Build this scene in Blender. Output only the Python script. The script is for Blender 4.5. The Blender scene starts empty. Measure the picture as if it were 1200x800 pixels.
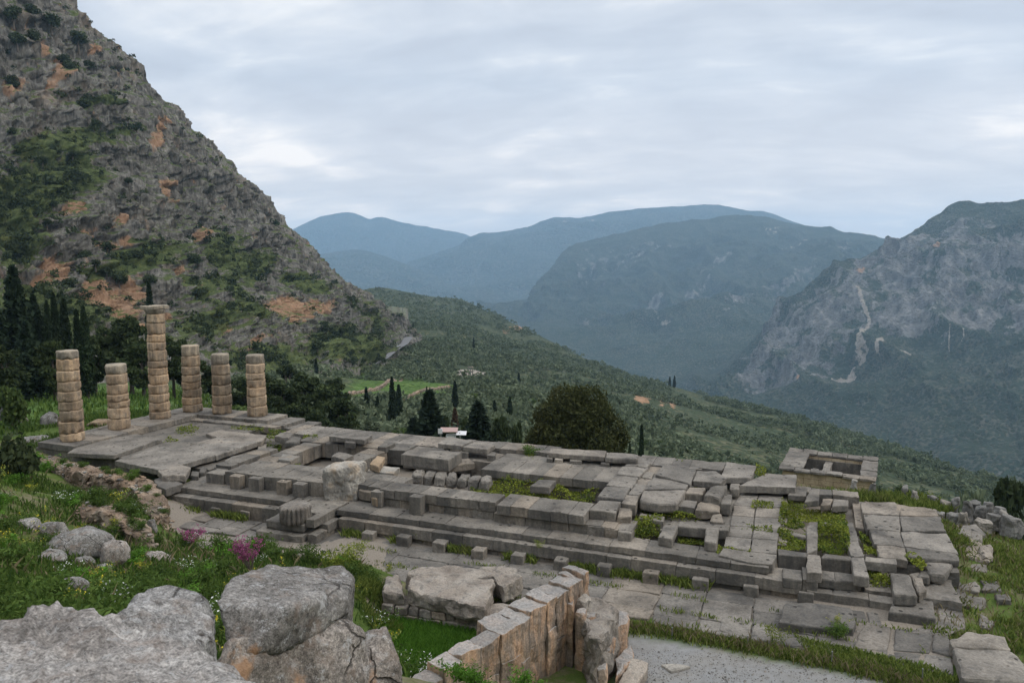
import bpy, bmesh, math, random
import numpy as np
from mathutils import Vector, Matrix, noise as mnoise
from mathutils.bvhtree import BVHTree

S = bpy.context.scene
COL = S.collection
R = math.radians
random.seed(7)
RNG = np.random.default_rng(11)

# ------------------------------------------------------------------ camera
ZC = 17.0                       # eye height above the paving north of the temple (z = 0)
F, HOR = 880.0, 305.0           # focal length in photo pixels, horizon row
PITCH = math.atan((400 - HOR) / F)
cam = bpy.data.objects.new('camera', bpy.data.cameras.new('camera'))
COL.objects.link(cam)
cam.location = (0, 0, ZC)
cam.rotation_euler = (R(90) - PITCH, 0, 0)
cam.data.sensor_width = 36.0
cam.data.lens = 36.0 * F / 1200.0
cam.data.clip_start = 0.2
cam.data.clip_end = 120000
cam.data.dof.use_dof = True
cam.data.dof.focus_distance = 45
cam.data.dof.aperture_fstop = 7.0
S.camera = cam

# ------------------------------------------------------------------ world, sun, exposure
SUN_EL, SUN_AZ = R(42), R(102)        # azimuth clockwise from +Y (the view direction)
w = bpy.data.worlds.new('World'); S.world = w; w.use_nodes = True
nt = w.node_tree; nt.nodes.clear()
def wn(t, **k):
    n = nt.nodes.new(t)
    for a, b in k.items(): setattr(n, a, b)
    return n
out = wn('ShaderNodeOutputWorld'); bg = wn('ShaderNodeBackground')
sky = wn('ShaderNodeTexSky', sky_type='NISHITA', sun_disc=False)
sky.sun_elevation = SUN_EL; sky.sun_rotation = SUN_AZ; sky.altitude = 600
sky.air_density = 1.2; sky.dust_density = 2.0
bg.inputs['Strength'].default_value = 0.10
tc = wn('ShaderNodeTexCoord'); sep = wn('ShaderNodeSeparateXYZ')
nt.links.new(tc.outputs['Generated'], sep.inputs[0])
# clouds on a layer overhead: direction divided by its height
zadd = wn('ShaderNodeMath', operation='ADD'); zadd.inputs[1].default_value = 0.22
zmax = wn('ShaderNodeMath', operation='MAXIMUM'); zmax.inputs[1].default_value = 0.0
nt.links.new(sep.outputs['Z'], zmax.inputs[0]); nt.links.new(zmax.outputs[0], zadd.inputs[0])
dv = wn('ShaderNodeVectorMath', operation='DIVIDE')
cz = wn('ShaderNodeCombineXYZ')
for i in range(3): nt.links.new(zadd.outputs[0], cz.inputs[i])
nt.links.new(tc.outputs['Generated'], dv.inputs[0]); nt.links.new(cz.outputs[0], dv.inputs[1])
mp0 = wn('ShaderNodeMapping'); mp0.inputs['Rotation'].default_value = (0, 0, R(14)); nt.links.new(dv.outputs[0], mp0.inputs[0])
mp = wn('ShaderNodeMapping'); mp.inputs['Scale'].default_value = (0.75, 1.25, 0.0); mp.inputs['Location'].default_value = (0.35, 0.2, 0)
nt.links.new(mp0.outputs[0], mp.inputs[0])
n1 = wn('ShaderNodeTexNoise'); n1.inputs['Scale'].default_value = 0.95; n1.inputs['Detail'].default_value = 7; n1.inputs['Roughness'].default_value = 0.52; n1.inputs['Distortion'].default_value = 1.0
n2 = wn('ShaderNodeTexNoise'); n2.inputs['Scale'].default_value = 4.6; n2.inputs['Detail'].default_value = 8; n2.inputs['Roughness'].default_value = 0.55; n2.inputs['Distortion'].default_value = 0.4
nt.links.new(mp.outputs[0], n1.inputs['Vector']); nt.links.new(mp.outputs[0], n2.inputs['Vector'])
mixn = wn('ShaderNodeMath', operation='MULTIPLY_ADD'); mixn.inputs[1].default_value = 0.35
nt.links.new(n2.outputs['Fac'], mixn.inputs[0])
mul = wn('ShaderNodeMath', operation='MULTIPLY'); mul.inputs[1].default_value = 0.65
nt.links.new(n1.outputs['Fac'], mul.inputs[0]); nt.links.new(mul.outputs[0], mixn.inputs[2])
cr = wn('ShaderNodeValToRGB')
e = cr.color_ramp.elements
e[0].position = 0.36; e[0].color = (4.6, 4.85, 5.4, 1)
e[1].position = 0.64; e[1].color = (7.9, 7.85, 7.8, 1)
x = cr.color_ramp.elements.new(0.46); x.color = (5.1, 5.4, 5.95, 1)
x = cr.color_ramp.elements.new(0.54); x.color = (5.8, 6.05, 6.5, 1)
nt.links.new(mixn.outputs[0], cr.inputs[0])
mx = wn('ShaderNodeMix', data_type='RGBA'); mx.inputs[0].default_value = 0.93     # overcast: clouds cover the blue
nt.links.new(sky.outputs[0], mx.inputs[6]); nt.links.new(cr.outputs[0], mx.inputs[7])
hb = wn('ShaderNodeMapRange'); hb.inputs['From Min'].default_value = 0.0; hb.inputs['From Max'].default_value = 0.30; hb.inputs['To Min'].default_value = 1.05; hb.inputs['To Max'].default_value = 1.0
nt.links.new(zmax.outputs[0], hb.inputs['Value'])
zb = wn('ShaderNodeMapRange'); zb.inputs['From Min'].default_value = 0.38; zb.inputs['From Max'].default_value = 1.0; zb.inputs['To Min'].default_value = 1.0; zb.inputs['To Max'].default_value = 2.6
nt.links.new(zmax.outputs[0], zb.inputs['Value'])                      # an overcast sky is brightest overhead
hz_ = wn('ShaderNodeMath', operation='MULTIPLY'); nt.links.new(hb.outputs[0], hz_.inputs[0]); nt.links.new(zb.outputs[0], hz_.inputs[1])
hs_ = wn('ShaderNodeVectorMath', operation='SCALE'); wt = wn('ShaderNodeMapRange'); wt.inputs['From Min'].default_value = 0.02; wt.inputs['From Max'].default_value = 0.22; wt.inputs['To Min'].default_value = 1.0; wt.inputs['To Max'].default_value = 0.0
nt.links.new(zmax.outputs[0], wt.inputs['Value'])                      # thinner, warmer cloud towards the horizon
wm = wn('ShaderNodeMix', data_type='RGBA', blend_type='MULTIPLY'); nt.links.new(wt.outputs[0], wm.inputs[0]); nt.links.new(mx.outputs[2], wm.inputs[6]); wm.inputs[7].default_value = (1.5, 1.28, 1.10, 1)
nt.links.new(wm.outputs[2], hs_.inputs[0]); nt.links.new(hz_.outputs[0], hs_.inputs['Scale'])
nt.links.new(hs_.outputs[0], bg.inputs['Color']); nt.links.new(bg.outputs[0], out.inputs[0])

sun = bpy.data.objects.new('sun', bpy.data.lights.new('sun', 'SUN')); COL.objects.link(sun)
sun.data.energy = 1.1; sun.data.angle = R(12); sun.data.color = (1.0, 0.95, 0.87)
sd = Vector((math.sin(SUN_AZ) * math.cos(SUN_EL), math.cos(SUN_AZ) * math.cos(SUN_EL), math.sin(SUN_EL)))
sun.rotation_euler = sd.to_track_quat('Z', 'Y').to_euler()
sun.location = (0, -20, 60)

S.view_settings.view_transform = 'Standard'; S.view_settings.look = 'None'
S.view_settings.exposure = 0.45; S.view_settings.gamma = 1.0
S.render.engine = 'CYCLES'
S.cycles.use_denoising = True
S.cycles.max_bounces = 4; S.cycles.diffuse_bounces = 3; S.cycles.volume_bounces = 1; S.cycles.transparent_max_bounces = 4

# ------------------------------------------------------------------ measuring helpers
CP, SP = math.cos(PITCH), math.sin(PITCH)
def ray(x, y):
    d0, d1, d2 = x - 600.0, F, 400.0 - y
    return Vector((d0, d1 * CP + d2 * SP, -d1 * SP + d2 * CP))
def at(x, y, z):                       # the point of height z seen at photo pixel (x, y)
    r = ray(x, y); t = (ZC - z) / -r.z
    return Vector((r.x * t, r.y * t, z))
def far(x, y, d):                      # the point at horizontal distance d seen at photo pixel (x, y)
    r = ray(x, y); t = d / math.hypot(r.x, r.y)
    return Vector((r.x * t, r.y * t, ZC + r.z * t))
TH = R(-20.5)                          # direction of the temple's long axis
UX, UY = math.cos(TH), math.sin(TH)
def T(u, v, z=0.0): return Vector((u * UX - v * UY, u * UY + v * UX, z))
def uv(p): return (p.x * UX + p.y * UY, -p.x * UY + p.y * UX)

# ------------------------------------------------------------------ numeric noise
def _h(ix, iy, iz, s):
    h = (ix * 374761393 + iy * 668265263 + iz * 2147483647 + s * 974634777) & 0xFFFFFFFF
    h = ((h ^ (h >> 13)) * 1274126177) & 0xFFFFFFFF
    h = ((h ^ (h >> 16)) * 2246822519) & 0xFFFFFFFF
    return ((h ^ (h >> 15)) & 0xFFFFFF) / float(0xFFFFFF)
def vnoise(P, s=0):
    P = np.asarray(P, float); i = np.floor(P).astype(np.int64); f = P - i
    f = f * f * f * (f * (f * 6 - 15) + 10)
    x, y, z = i[:, 0], i[:, 1], i[:, 2]; fx, fy, fz = f[:, 0], f[:, 1], f[:, 2]
    r = 0
    for dx in (0, 1):
        for dy in (0, 1):
            for dz in (0, 1):
                r = r + _h(x + dx, y + dy, z + dz, s) * (fx if dx else 1 - fx) * (fy if dy else 1 - fy) * (fz if dz else 1 - fz)
    return r * 2 - 1
def fbm(P, octs=5, s=0, rough=0.5, ridged=False):
    P = np.asarray(P, float); a, t, n = 1.0, 0, 0
    for k in range(octs):
        q = vnoise(P * 2.03 ** k + k * 17.3, s + k)
        if ridged: q = 1 - 2 * np.abs(q)
        t = t + a * q; n += a; a *= rough
    return t / n

# ------------------------------------------------------------------ objects
def link(o, parent=None):
    COL.objects.link(o)
    if parent is not None: o.parent = parent
    return o
def tag(o, label=None, cat=None, group=None, kind=None):
    if label: o['label'] = label
    if cat: o['category'] = cat
    if group: o['group'] = group
    if kind: o['kind'] = kind
    return o
def empty(name, loc, label, cat, group=None, rz=0.0):
    o = bpy.data.objects.new(name, None); link(o)
    o.location = loc; o.rotation_euler = (0, 0, rz); o.empty_display_size = 0.3
    return tag(o, label, cat, group)
def mesh_np(name, V, Fq, mat, parent=None, smooth=False, origin=None, tint=None):
    """V (n,3), Fq (m,k) -> one mesh object"""
    V = np.asarray(V, np.float64); Fq = np.asarray(Fq, np.int32)
    if origin is not None: V = V - np.array(origin)
    me = bpy.data.meshes.new(name); k = Fq.shape[1]; m = len(Fq)
    me.vertices.add(len(V)); me.vertices.foreach_set('co', V.astype(np.float32).ravel())
    me.loops.add(m * k); me.loops.foreach_set('vertex_index', Fq.ravel())
    me.polygons.add(m); me.polygons.foreach_set('loop_start', np.arange(0, m * k, k, dtype=np.int32))
    me.polygons.foreach_set('loop_total', np.full(m, k, np.int32))
    me.polygons.foreach_set('use_smooth', np.full(m, bool(smooth)))
    me.update(calc_edges=True)
    if tint is not None:
        a = me.attributes.new('tint', 'FLOAT', 'POINT'); a.data.foreach_set('value', np.asarray(tint, np.float32))
    if mat: me.materials.append(mat)
    o = bpy.data.objects.new(name, me); link(o, parent)
    if origin is not None and parent is None: o.location = origin
    return o
def bm_obj(name, bm, mat, parent=None, smooth=False, origin=None):
    if origin is not None: bmesh.ops.translate(bm, verts=bm.verts, vec=-Vector(origin))
    bmesh.ops.recalc_face_normals(bm, faces=bm.faces)
    me = bpy.data.meshes.new(name); bm.to_mesh(me); bm.free()
    if smooth: me.polygons.foreach_set('use_smooth', np.full(len(me.polygons), True))
    for m in (mat if isinstance(mat, (list, tuple)) else [mat]): me.materials.append(m)
    o = bpy.data.objects.new(name, me); link(o, parent)
    if origin is not None and parent is None: o.location = origin
    return o
def copy_tree(o, parent=None):
    c = o.copy(); COL.objects.link(c)
    if parent is not None: c.parent = parent
    for ch in list(o.children): copy_tree(ch, c)
    return c

# ------------------------------------------------------------------ materials
class NT:
    def __init__(s, name):
        s.m = bpy.data.materials.new(name); s.m.use_nodes = True; s.t = s.m.node_tree; s.t.nodes.clear()
        s.out = s.n('ShaderNodeOutputMaterial'); s.b = s.n('ShaderNodeBsdfPrincipled')
        s.l(s.b.outputs[0], s.out.inputs[0]); s.b.inputs['Roughness'].default_value = 0.95
        if 'Specular IOR Level' in s.b.inputs: s.b.inputs['Specular IOR Level'].default_value = 0.12
        s.geo = s.n('ShaderNodeNewGeometry'); s.pos = s.geo.outputs['Position']
    def n(s, t, **k):
        n = s.t.nodes.new(t)
        for a, b in k.items(): setattr(n, a, b)
        return n
    def l(s, a, b): s.t.links.new(a, b)
    def scaled(s, sx, sy, sz, rz=0.0):
        m = s.n('ShaderNodeMapping'); m.inputs['Scale'].default_value = (sx, sy, sz); m.inputs['Rotation'].default_value = (0, 0, rz)
        s.l(s.pos, m.inputs[0]); return m.outputs[0]
    def noise(s, scale, detail=6, rough=0.55, vec=None, dist=0.0):
        n = s.n('ShaderNodeTexNoise'); n.inputs['Scale'].default_value = scale; n.inputs['Detail'].default_value = detail
        n.inputs['Roughness'].default_value = rough; n.inputs['Distortion'].default_value = dist
        s.l(vec or s.pos, n.inputs['Vector']); return n.outputs['Fac']
    def voro(s, scale, feature='F1', vec=None, rnd=1.0):
        n = s.n('ShaderNodeTexVoronoi', feature=feature); n.inputs['Scale'].default_value = scale; n.inputs['Randomness'].default_value = rnd
        s.l(vec or s.pos, n.inputs['Vector']); return n.outputs['Distance']
    def ramp(s, fac, *stops):
        r = s.n('ShaderNodeValToRGB'); el = r.color_ramp.elements
        for i, (p, c) in enumerate(stops):
            if not hasattr(c, '__len__'): c = (c, c, c)
            x = el[i] if i < 2 else el.new(p)
            x.position = p; x.color = (*c, 1)
        s.l(fac, r.inputs[0]); return r.outputs[0]
    def mix(s, fac, a, b, mode='MIX'):
        m = s.n('ShaderNodeMix', data_type='RGBA', blend_type=mode)
        for v, i in ((fac, 0), (a, 6), (b, 7)):
            if isinstance(v, (int, float)): m.inputs[i].default_value = v if i == 0 else (v, v, v, 1)
            elif isinstance(v, tuple): m.inputs[i].default_value = (*v, 1)
            else: s.l(v, m.inputs[i])
        return m.outputs[2]
    def math(s, op, a, b=None, c=None, clamp=False):
        m = s.n('ShaderNodeMath', operation=op); m.use_clamp = clamp
        for v, i in ((a, 0), (b, 1), (c, 2)):
            if v is None: continue
            if isinstance(v, (int, float)): m.inputs[i].default_value = v
            else: s.l(v, m.inputs[i])
        return m.outputs[0]
    def attr(s, name):
        a = s.n('ShaderNodeAttribute'); a.attribute_name = name; return a.outputs['Fac']
    def col(s, c): 
        if isinstance(c, tuple): s.b.inputs['Base Color'].default_value = (*c, 1)
        else: s.l(c, s.b.inputs['Base Color'])
        return s
    def bump(s, h, strength=0.5, dist=0.05):
        b = s.n('ShaderNodeBump'); b.inputs['Strength'].default_value = strength; b.inputs['Distance'].default_value = dist
        s.l(h, b.inputs['Height']); s.l(b.outputs[0], s.b.inputs['Normal']); return s
    def nz(s):
        x = s.n('ShaderNodeSeparateXYZ'); s.l(s.geo.outputs['Normal'], x.inputs[0]); return x.outputs['Z']
    def rand(s): return s.n('ShaderNodeObjectInfo').outputs['Random']

M = {}
def stone(name, dark, mid, light, ochre=None, pits=0.0, lichen=0.5, sc=1.0, bumpd=0.05, spots=0.35, per_block=True):
    k = NT(name)
    a = k.noise(0.55 * sc, 9, 0.62)
    c = k.ramp(a, (0.30, dark), (0.47, mid), (0.70, light))
    fine = k.noise(9 * sc, 6, 0.7)
    c = k.mix(0.75, c, k.ramp(fine, (0.25, 0.25), (0.75, 0.78)), 'OVERLAY')
    if ochre is not None:
        o = k.noise(0.8 * sc, 5, 0.6)
        c = k.mix(k.ramp(o, (0.50, 0.0), (0.66, 0.75)), c, ochre)
    sp = k.noise(2.2 * sc, 5, 0.6)                                    # black lichen crusts
    c = k.mix(k.ramp(sp, (0.53, 0.0), (0.66, lichen)), c, (0.05, 0.048, 0.045)); sp2 = k.noise(0.5 * sc, 7, 0.65); c = k.mix(k.ramp(sp2, (0.54, 0.0), (0.66, lichen)), c, (0.06, 0.057, 0.053))
    wl = k.noise(5.5 * sc, 4, 0.7)                                    # pale lichen
    c = k.mix(k.ramp(wl, (0.62, 0.0), (0.72, spots)), c, (0.42, 0.41, 0.38))
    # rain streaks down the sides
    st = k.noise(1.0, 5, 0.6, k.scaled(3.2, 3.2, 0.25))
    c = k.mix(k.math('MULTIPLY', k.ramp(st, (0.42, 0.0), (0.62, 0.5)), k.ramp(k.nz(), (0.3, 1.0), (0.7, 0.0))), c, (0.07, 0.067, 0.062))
    h = k.math('ADD', k.math('MULTIPLY', fine, 0.6), k.math('MULTIPLY', k.noise(30 * sc, 4, 0.7), 0.3))
    if pits:
        v = k.voro(1.35, vec=k.scaled(1, 1, 0.2, 0.36), rnd=0.9)
        pm = k.math('MULTIPLY', k.ramp(v, (0.10, 1.0), (0.15, 0.0)), k.ramp(k.nz(), (0.6, 0.0), (0.85, pits)))
        c = k.mix(pm, c, (0.035, 0.032, 0.028))
        h = k.math('SUBTRACT', h, k.math('MULTIPLY', pm, 3.0))
    if per_block:
        tt = k.attr('tint'); c = k.mix(k.ramp(tt, (0.72, 0.0), (0.95, 0.30)), c, k.mix(1.0, c, (1.0, 0.80, 0.58), 'MULTIPLY')); c = k.mix(k.ramp(tt, (0.10, 0.16), (0.28, 0.0)), c, (0.10, 0.098, 0.094))
        rv = k.math('MULTIPLY_ADD', k.attr('tint'), 0.42, 0.76)
        c = k.mix(1.0, c, rv, 'MULTIPLY')
    k.col(c); k.bump(h, 0.7, bumpd); M[name] = k.m; return k.m
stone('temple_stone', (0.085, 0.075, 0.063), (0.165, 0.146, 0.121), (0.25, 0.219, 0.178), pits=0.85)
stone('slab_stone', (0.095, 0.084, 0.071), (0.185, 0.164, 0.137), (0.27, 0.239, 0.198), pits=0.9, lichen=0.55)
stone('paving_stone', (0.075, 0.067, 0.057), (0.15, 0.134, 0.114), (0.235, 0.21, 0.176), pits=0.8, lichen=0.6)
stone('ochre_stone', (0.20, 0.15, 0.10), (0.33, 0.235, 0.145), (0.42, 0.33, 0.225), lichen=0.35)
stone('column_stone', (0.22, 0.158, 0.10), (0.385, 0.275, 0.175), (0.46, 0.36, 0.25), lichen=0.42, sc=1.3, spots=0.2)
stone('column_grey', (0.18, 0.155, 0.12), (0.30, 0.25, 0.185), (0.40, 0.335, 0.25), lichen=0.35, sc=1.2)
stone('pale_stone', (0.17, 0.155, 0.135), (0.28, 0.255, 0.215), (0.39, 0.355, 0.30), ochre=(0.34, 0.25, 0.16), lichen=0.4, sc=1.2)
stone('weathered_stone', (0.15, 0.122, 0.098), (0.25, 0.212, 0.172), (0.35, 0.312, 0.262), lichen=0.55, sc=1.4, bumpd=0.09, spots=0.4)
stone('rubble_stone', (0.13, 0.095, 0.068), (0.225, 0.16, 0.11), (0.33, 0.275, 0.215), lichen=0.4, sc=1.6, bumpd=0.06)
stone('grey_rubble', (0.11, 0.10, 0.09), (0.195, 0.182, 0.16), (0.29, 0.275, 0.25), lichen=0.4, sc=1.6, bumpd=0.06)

# ================================================================== LARGE STRUCTURE
# ------------------------------------------------------------------ terrain materials
def soil_mat():
    k = NT('soil')
    a = k.noise(0.22, 8, 0.6); b = k.noise(1.7, 6, 0.65)
    c = k.ramp(k.math('ADD', k.math('MULTIPLY', a, 0.6), k.math('MULTIPLY', b, 0.4)), (0.36, (0.04, 0.07, 0.014)), (0.50, (0.075, 0.105, 0.022)), (0.55, (0.115, 0.11, 0.05)), (0.66, (0.20, 0.165, 0.12)))
    f = k.noise(14, 5, 0.7)
    c = k.mix(0.7, c, k.ramp(f, (0.3, 0.3), (0.7, 0.75)), 'OVERLAY')
    g = k.attr('gravel')
    gr = k.ramp(k.noise(40, 3, 0.8), (0.3, (0.13, 0.127, 0.12)), (0.7, (0.27, 0.263, 0.25)))
    gr = k.mix(k.ramp(k.noise(0.6, 4, 0.6), (0.4, 0.0), (0.62, 0.6)), gr, (0.20, 0.18, 0.15)); gr = k.mix(k.ramp(k.noise(3.0, 6, 0.7), (0.35, 0.0), (0.65, 0.5)), gr, (0.29, 0.283, 0.27))
    c = k.mix(g, c, gr)
    d = k.attr('dirt')
    dm = k.ramp(k.math('ADD', d, k.math('MULTIPLY_ADD', b, 0.8, -0.4)), (0.4, 0.0), (0.6, 1.0))
    c = k.mix(dm, c, k.ramp(f, (0.3, (0.16, 0.13, 0.10)), (0.7, (0.27, 0.235, 0.19))))
    k.col(c); k.bump(k.math('ADD', f, k.noise(50, 3, 0.7)), 0.6, 0.04); return k.m
M['soil'] = soil_mat()

def hill_mat(name, greens, soils, size, rock=None, attrs=False, strat=None):
    """shrub speckle over soil, rock where the mesh is steep or where 'rock' is set"""
    k = NT(name)
    v = k.voro(1.0 / size, 'F1'); n = k.noise(0.6 / size, 6, 0.65); big = k.noise(0.08 / size, 5, 0.6)
    g = k.ramp(k.noise(2.4 / size, 3, 0.6), (0.3, greens[0]), (0.7, greens[1]))
    s = k.ramp(n, (0.35, soils[0]), (0.65, soils[1]))
    if name == 'valley':
        s = k.mix(k.ramp(k.voro(0.006, vec=k.scaled(1, 1.5, 0, .6)), (0.3, 0.0), (0.75, .8)), s, (0.20, 0.205, 0.115)); s = k.mix(k.ramp(k.noise(0.004, 6, .65), (0.52, 0.0), (0.66, .8)), s, (0.06, 0.085, 0.045))
    m = k.ramp(k.math('ADD', v, k.math('MULTIPLY_ADD', big, 0.9, -0.45)), (0.45, 1.0), (0.72, 0.0))
    c = k.mix(m, s, g)
    if rock:
        rn = k.noise(0.35 / size, 9, 0.66, k.scaled(1, 1, 0.28))
        rc = k.ramp(rn, (0.3, rock[0]), (0.52, rock[1]), (0.72, rock[2]))
        r = k.attr('rock')
        msk = k.ramp(k.math('ADD', r, k.math('ADD', k.math('MULTIPLY_ADD', k.noise(0.10 / size, 8, 0.7, k.scaled(1, 1, 0.4)), 2.2, -1.1), k.math('MULTIPLY', k.nz(), -0.25))), (0.30, 0.0), (0.40, 1.0))
        c = k.mix(msk, c, rc)
    nb = k.math('MULTIPLY_ADD', k.noise(0.22 / size, 7, 0.7), 1.9, -0.95)
    c = k.mix(k.ramp(k.math('ADD', k.attr('bare'), nb), (0.42, 0.0), (0.55, 0.9)), c, k.ramp(n, (0.3, (0.25, 0.21, 0.16)), (0.7, (0.40, 0.35, 0.29))))
    c = k.mix(k.ramp(k.math('ADD', k.attr('orange'), nb), (0.42, 0.0), (0.55, 0.9)), c, k.ramp(n, (0.3, (0.27, 0.15, 0.08)), (0.7, (0.42, 0.26, 0.155))))
    c = k.mix(k.attr('meadow'), c, k.ramp(n, (0.3, (0.05, 0.10, 0.02)), (0.7, (0.11, 0.165, 0.04))))
    c = k.mix(k.attr('road'), c, (0.30, 0.295, 0.285))
    k.col(c); k.bump(k.math('ADD', k.math('MULTIPLY', m, 0.8), n), 0.8, size * 0.8); return k.m
M['hillside'] = hill_mat('hillside', ((0.030, 0.045, 0.020), (0.062, 0.08, 0.042)), ((0.06, 0.08, 0.035), (0.13, 0.12, 0.07)), 4.0, rock=((0.10, 0.09, 0.08), (0.2, 0.185, 0.16), (0.3, 0.28, 0.25)))
M['valley'] = hill_mat('valley', ((0.04, 0.06, 0.03), (0.085, 0.11, 0.06)), ((0.10, 0.12, 0.06), (0.18, 0.175, 0.11)), 7.0)
M['mountain'] = hill_mat('mountain', ((0.016, 0.026, 0.014), (0.036, 0.05, 0.028)), ((0.045, 0.055, 0.032), (0.10, 0.095, 0.07)), 9.0, rock=((0.05, 0.05, 0.045), (0.155, 0.147, 0.132), (0.30, 0.283, 0.255)))
M['far_mountain'] = hill_mat('far_mountain', ((0.02, 0.03, 0.02), (0.04, 0.052, 0.035)), ((0.05, 0.058, 0.04), (0.10, 0.095, 0.075)), 28.0, rock=((0.12, 0.115, 0.105), (0.2, 0.19, 0.175), (0.28, 0.265, 0.25)))

def cliff_mat():
    k = NT('cliff')
    s = k.noise(0.16, 9, 0.68, k.scaled(1, 1, 0.28)); f = k.noise(0.7, 8, 0.7, k.scaled(1, 1, 0.35))
    c = k.ramp(s, (0.30, (0.085, 0.076, 0.064)), (0.48, (0.175, 0.160, 0.136)), (0.68, (0.275, 0.255, 0.22)))
    ck = k.noise(0.30, 7, 0.7, k.scaled(1, 1, 0.16), 1.0); c = k.mix(k.ramp(ck, (0.40, 0.8), (0.50, 0.0)), c, (0.06, 0.056, 0.05))
    c = k.mix(0.85, c, k.ramp(f, (0.3, 0.18), (0.7, 0.8)), 'OVERLAY')
    # warm iron-stained limestone
    w_ = k.ramp(k.math('ADD', k.attr('orange'), k.math('MULTIPLY_ADD', k.noise(0.11, 8, 0.68, k.scaled(1, 1, 0.4)), 2.6, -1.3)), (0.30, 0.0), (0.56, 0.92))
    c = k.mix(w_, c, k.ramp(f, (0.25, (0.25, 0.135, 0.075)), (0.7, (0.47, 0.29, 0.175))))
    wp = k.ramp(k.noise(0.035, 6, 0.7, k.scaled(1, 1, 0.6)), (0.56, 0.0), (0.70, 0.55))
    c = k.mix(wp, c, (0.33, 0.24, 0.165))
    # herbs on the ledges
    up = k.ramp(k.nz(), (0.42, 0.0), (0.72, 1.0))
    n = k.noise(0.12, 7, 0.66)
    gm = k.ramp(k.math('ADD', k.math('ADD', k.math('MULTIPLY', up, 0.50), k.attr('green')), k.math('MULTIPLY_ADD', n, 2.0, -1.0)), (0.40, 0.0), (0.58, 0.92))
    g = k.ramp(k.noise(0.5, 7, 0.7), (0.30, (0.026, 0.042, 0.014)), (0.5, (0.08, 0.105, 0.03)), (0.68, (0.16, 0.18, 0.06)), (0.8, (0.22, 0.20, 0.16)))
    c = k.mix(gm, c, g)
    k.col(c); k.bump(k.math('ADD', k.math('MULTIPLY', f, 0.8), k.noise(2.0, 6, 0.7, k.scaled(1, 1, 0.4))), 0.9, 1.2); return k.m
M['cliff'] = cliff_mat()

# ------------------------------------------------------------------ lofted relief
def catmull(P, n):
    """resample rows of control points P (m, ...) to n, uniform Catmull-Rom"""
    P = np.asarray(P, float); m = len(P)
    E = np.concatenate([[2 * P[0] - P[1]], P, [2 * P[-1] - P[-2]]])
    t = np.linspace(0, m - 1, n); i = np.minimum(t.astype(int), m - 2); u = (t - i).reshape((-1,) + (1,) * (P.ndim - 1))
    a, b, c, d = E[i], E[i + 1], E[i + 2], E[i + 3]
    return 0.5 * (2 * b + (c - a) * u + (2 * a - 5 * b + 4 * c - d) * u ** 2 + (3 * b - a - 3 * c + d) * u ** 3)
def loft(name, cols, nu, nv, mat, disp, attrs=None, back=(0.12, 0.35), drop=None, skirt=(0.10, 260.0)):
    """cols: list of columns, each a list of (pixel x, pixel y, distance) from the crest down to the foot"""
    L = np.array(cols, float); L[:, :, 2] = np.log(L[:, :, 2])
    G = catmull(L, nu)                                   # along the crest
    G = np.swapaxes(catmull(np.swapaxes(G, 0, 1), nv), 0, 1)   # down the face
    X, Y, D = G[..., 0], G[..., 1], np.exp(G[..., 2])
    d0, d1, d2 = X - 600, np.full_like(X, F), 400 - Y
    W = np.stack([d0, d1 * CP + d2 * SP, -d1 * SP + d2 * CP], -1)
    W = W * (D / np.hypot(W[..., 0], W[..., 1]))[..., None] + np.array([0, 0, ZC])
    N = np.cross(np.gradient(W, axis=0), np.gradient(W, axis=1))
    N /= np.linalg.norm(N, axis=-1, keepdims=True) + 1e-9
    to = -W + np.array([0, 0, ZC]); sgn = np.sign((N * to).sum(-1, keepdims=True)); N *= sgn
    fl = disp(W.reshape(-1, 3), N.reshape(-1, 3), X.ravel(), Y.ravel(), np.linspace(0, 1, nv)[None, :].repeat(nu, 0).ravel())
    W = fl.reshape(W.shape)
    # the far side, so that the mass is solid: two rows behind the crest going back and down
    crest = W[:, 0, :]; hgt = np.full(len(crest), drop) if drop else np.abs(crest[:, 2] - W[:, -1, 2])
    rad = crest[:, :2] / np.linalg.norm(crest[:, :2], axis=-1, keepdims=True); dist = np.linalg.norm(crest[:, :2], axis=-1)
    rows = []
    for f1, f2 in ((back[0] * 0.3, 0.06), (back[0], 0.35), (back[1], 1.15)):
        r = crest.copy(); r[:, :2] += rad * (dist * f1)[:, None]; r[:, 2] -= hgt * f2; rows.append(r)
    foot = W[:, -1, :].copy(); foot[:, :2] *= 1 - skirt[0]; foot[:, 2] -= skirt[1]                  # the foot runs on down into the ground
    W2 = np.concatenate([np.stack(rows[::-1], 1), W, foot[:, None, :]], 1); nb = len(rows)
    n_u, n_v = W2.shape[:2]; idx = np.arange(n_u * n_v).reshape(n_u, n_v)
    Q = np.stack([idx[:-1, :-1], idx[1:, :-1], idx[1:, 1:], idx[:-1, 1:]], -1).reshape(-1, 4)
    o = mesh_np(name, W2.reshape(-1, 3), Q, mat, smooth=True)
    for an, fn in (attrs or {}).items():
        v = fn(X, Y, W); v = np.concatenate([np.repeat(v[:, :1], nb, 1), v, v[:, -1:]], 1)
        a = o.data.attributes.new(an, 'FLOAT', 'POINT'); a.data.foreach_set('value', np.clip(v, -2, 2).astype(np.float32).ravel())
    tag(o, kind='structure'); return o, X, Y, W
def ell(X, Y, cx, cy, rx, ry, rot=0.0):                   # soft patch
    c, s = math.cos(R(rot)), math.sin(R(rot)); a = ((X - cx) * c + (Y - cy) * s) / rx; b = (-(X - cx) * s + (Y - cy) * c) / ry
    return np.clip(1.5 - np.hypot(a, b) * 1.25, 0, 1)
def patches(lst): return lambda X, Y, W: np.clip(sum(ell(X, Y, *p) for p in lst), 0, 1) if lst else X * 0
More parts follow.
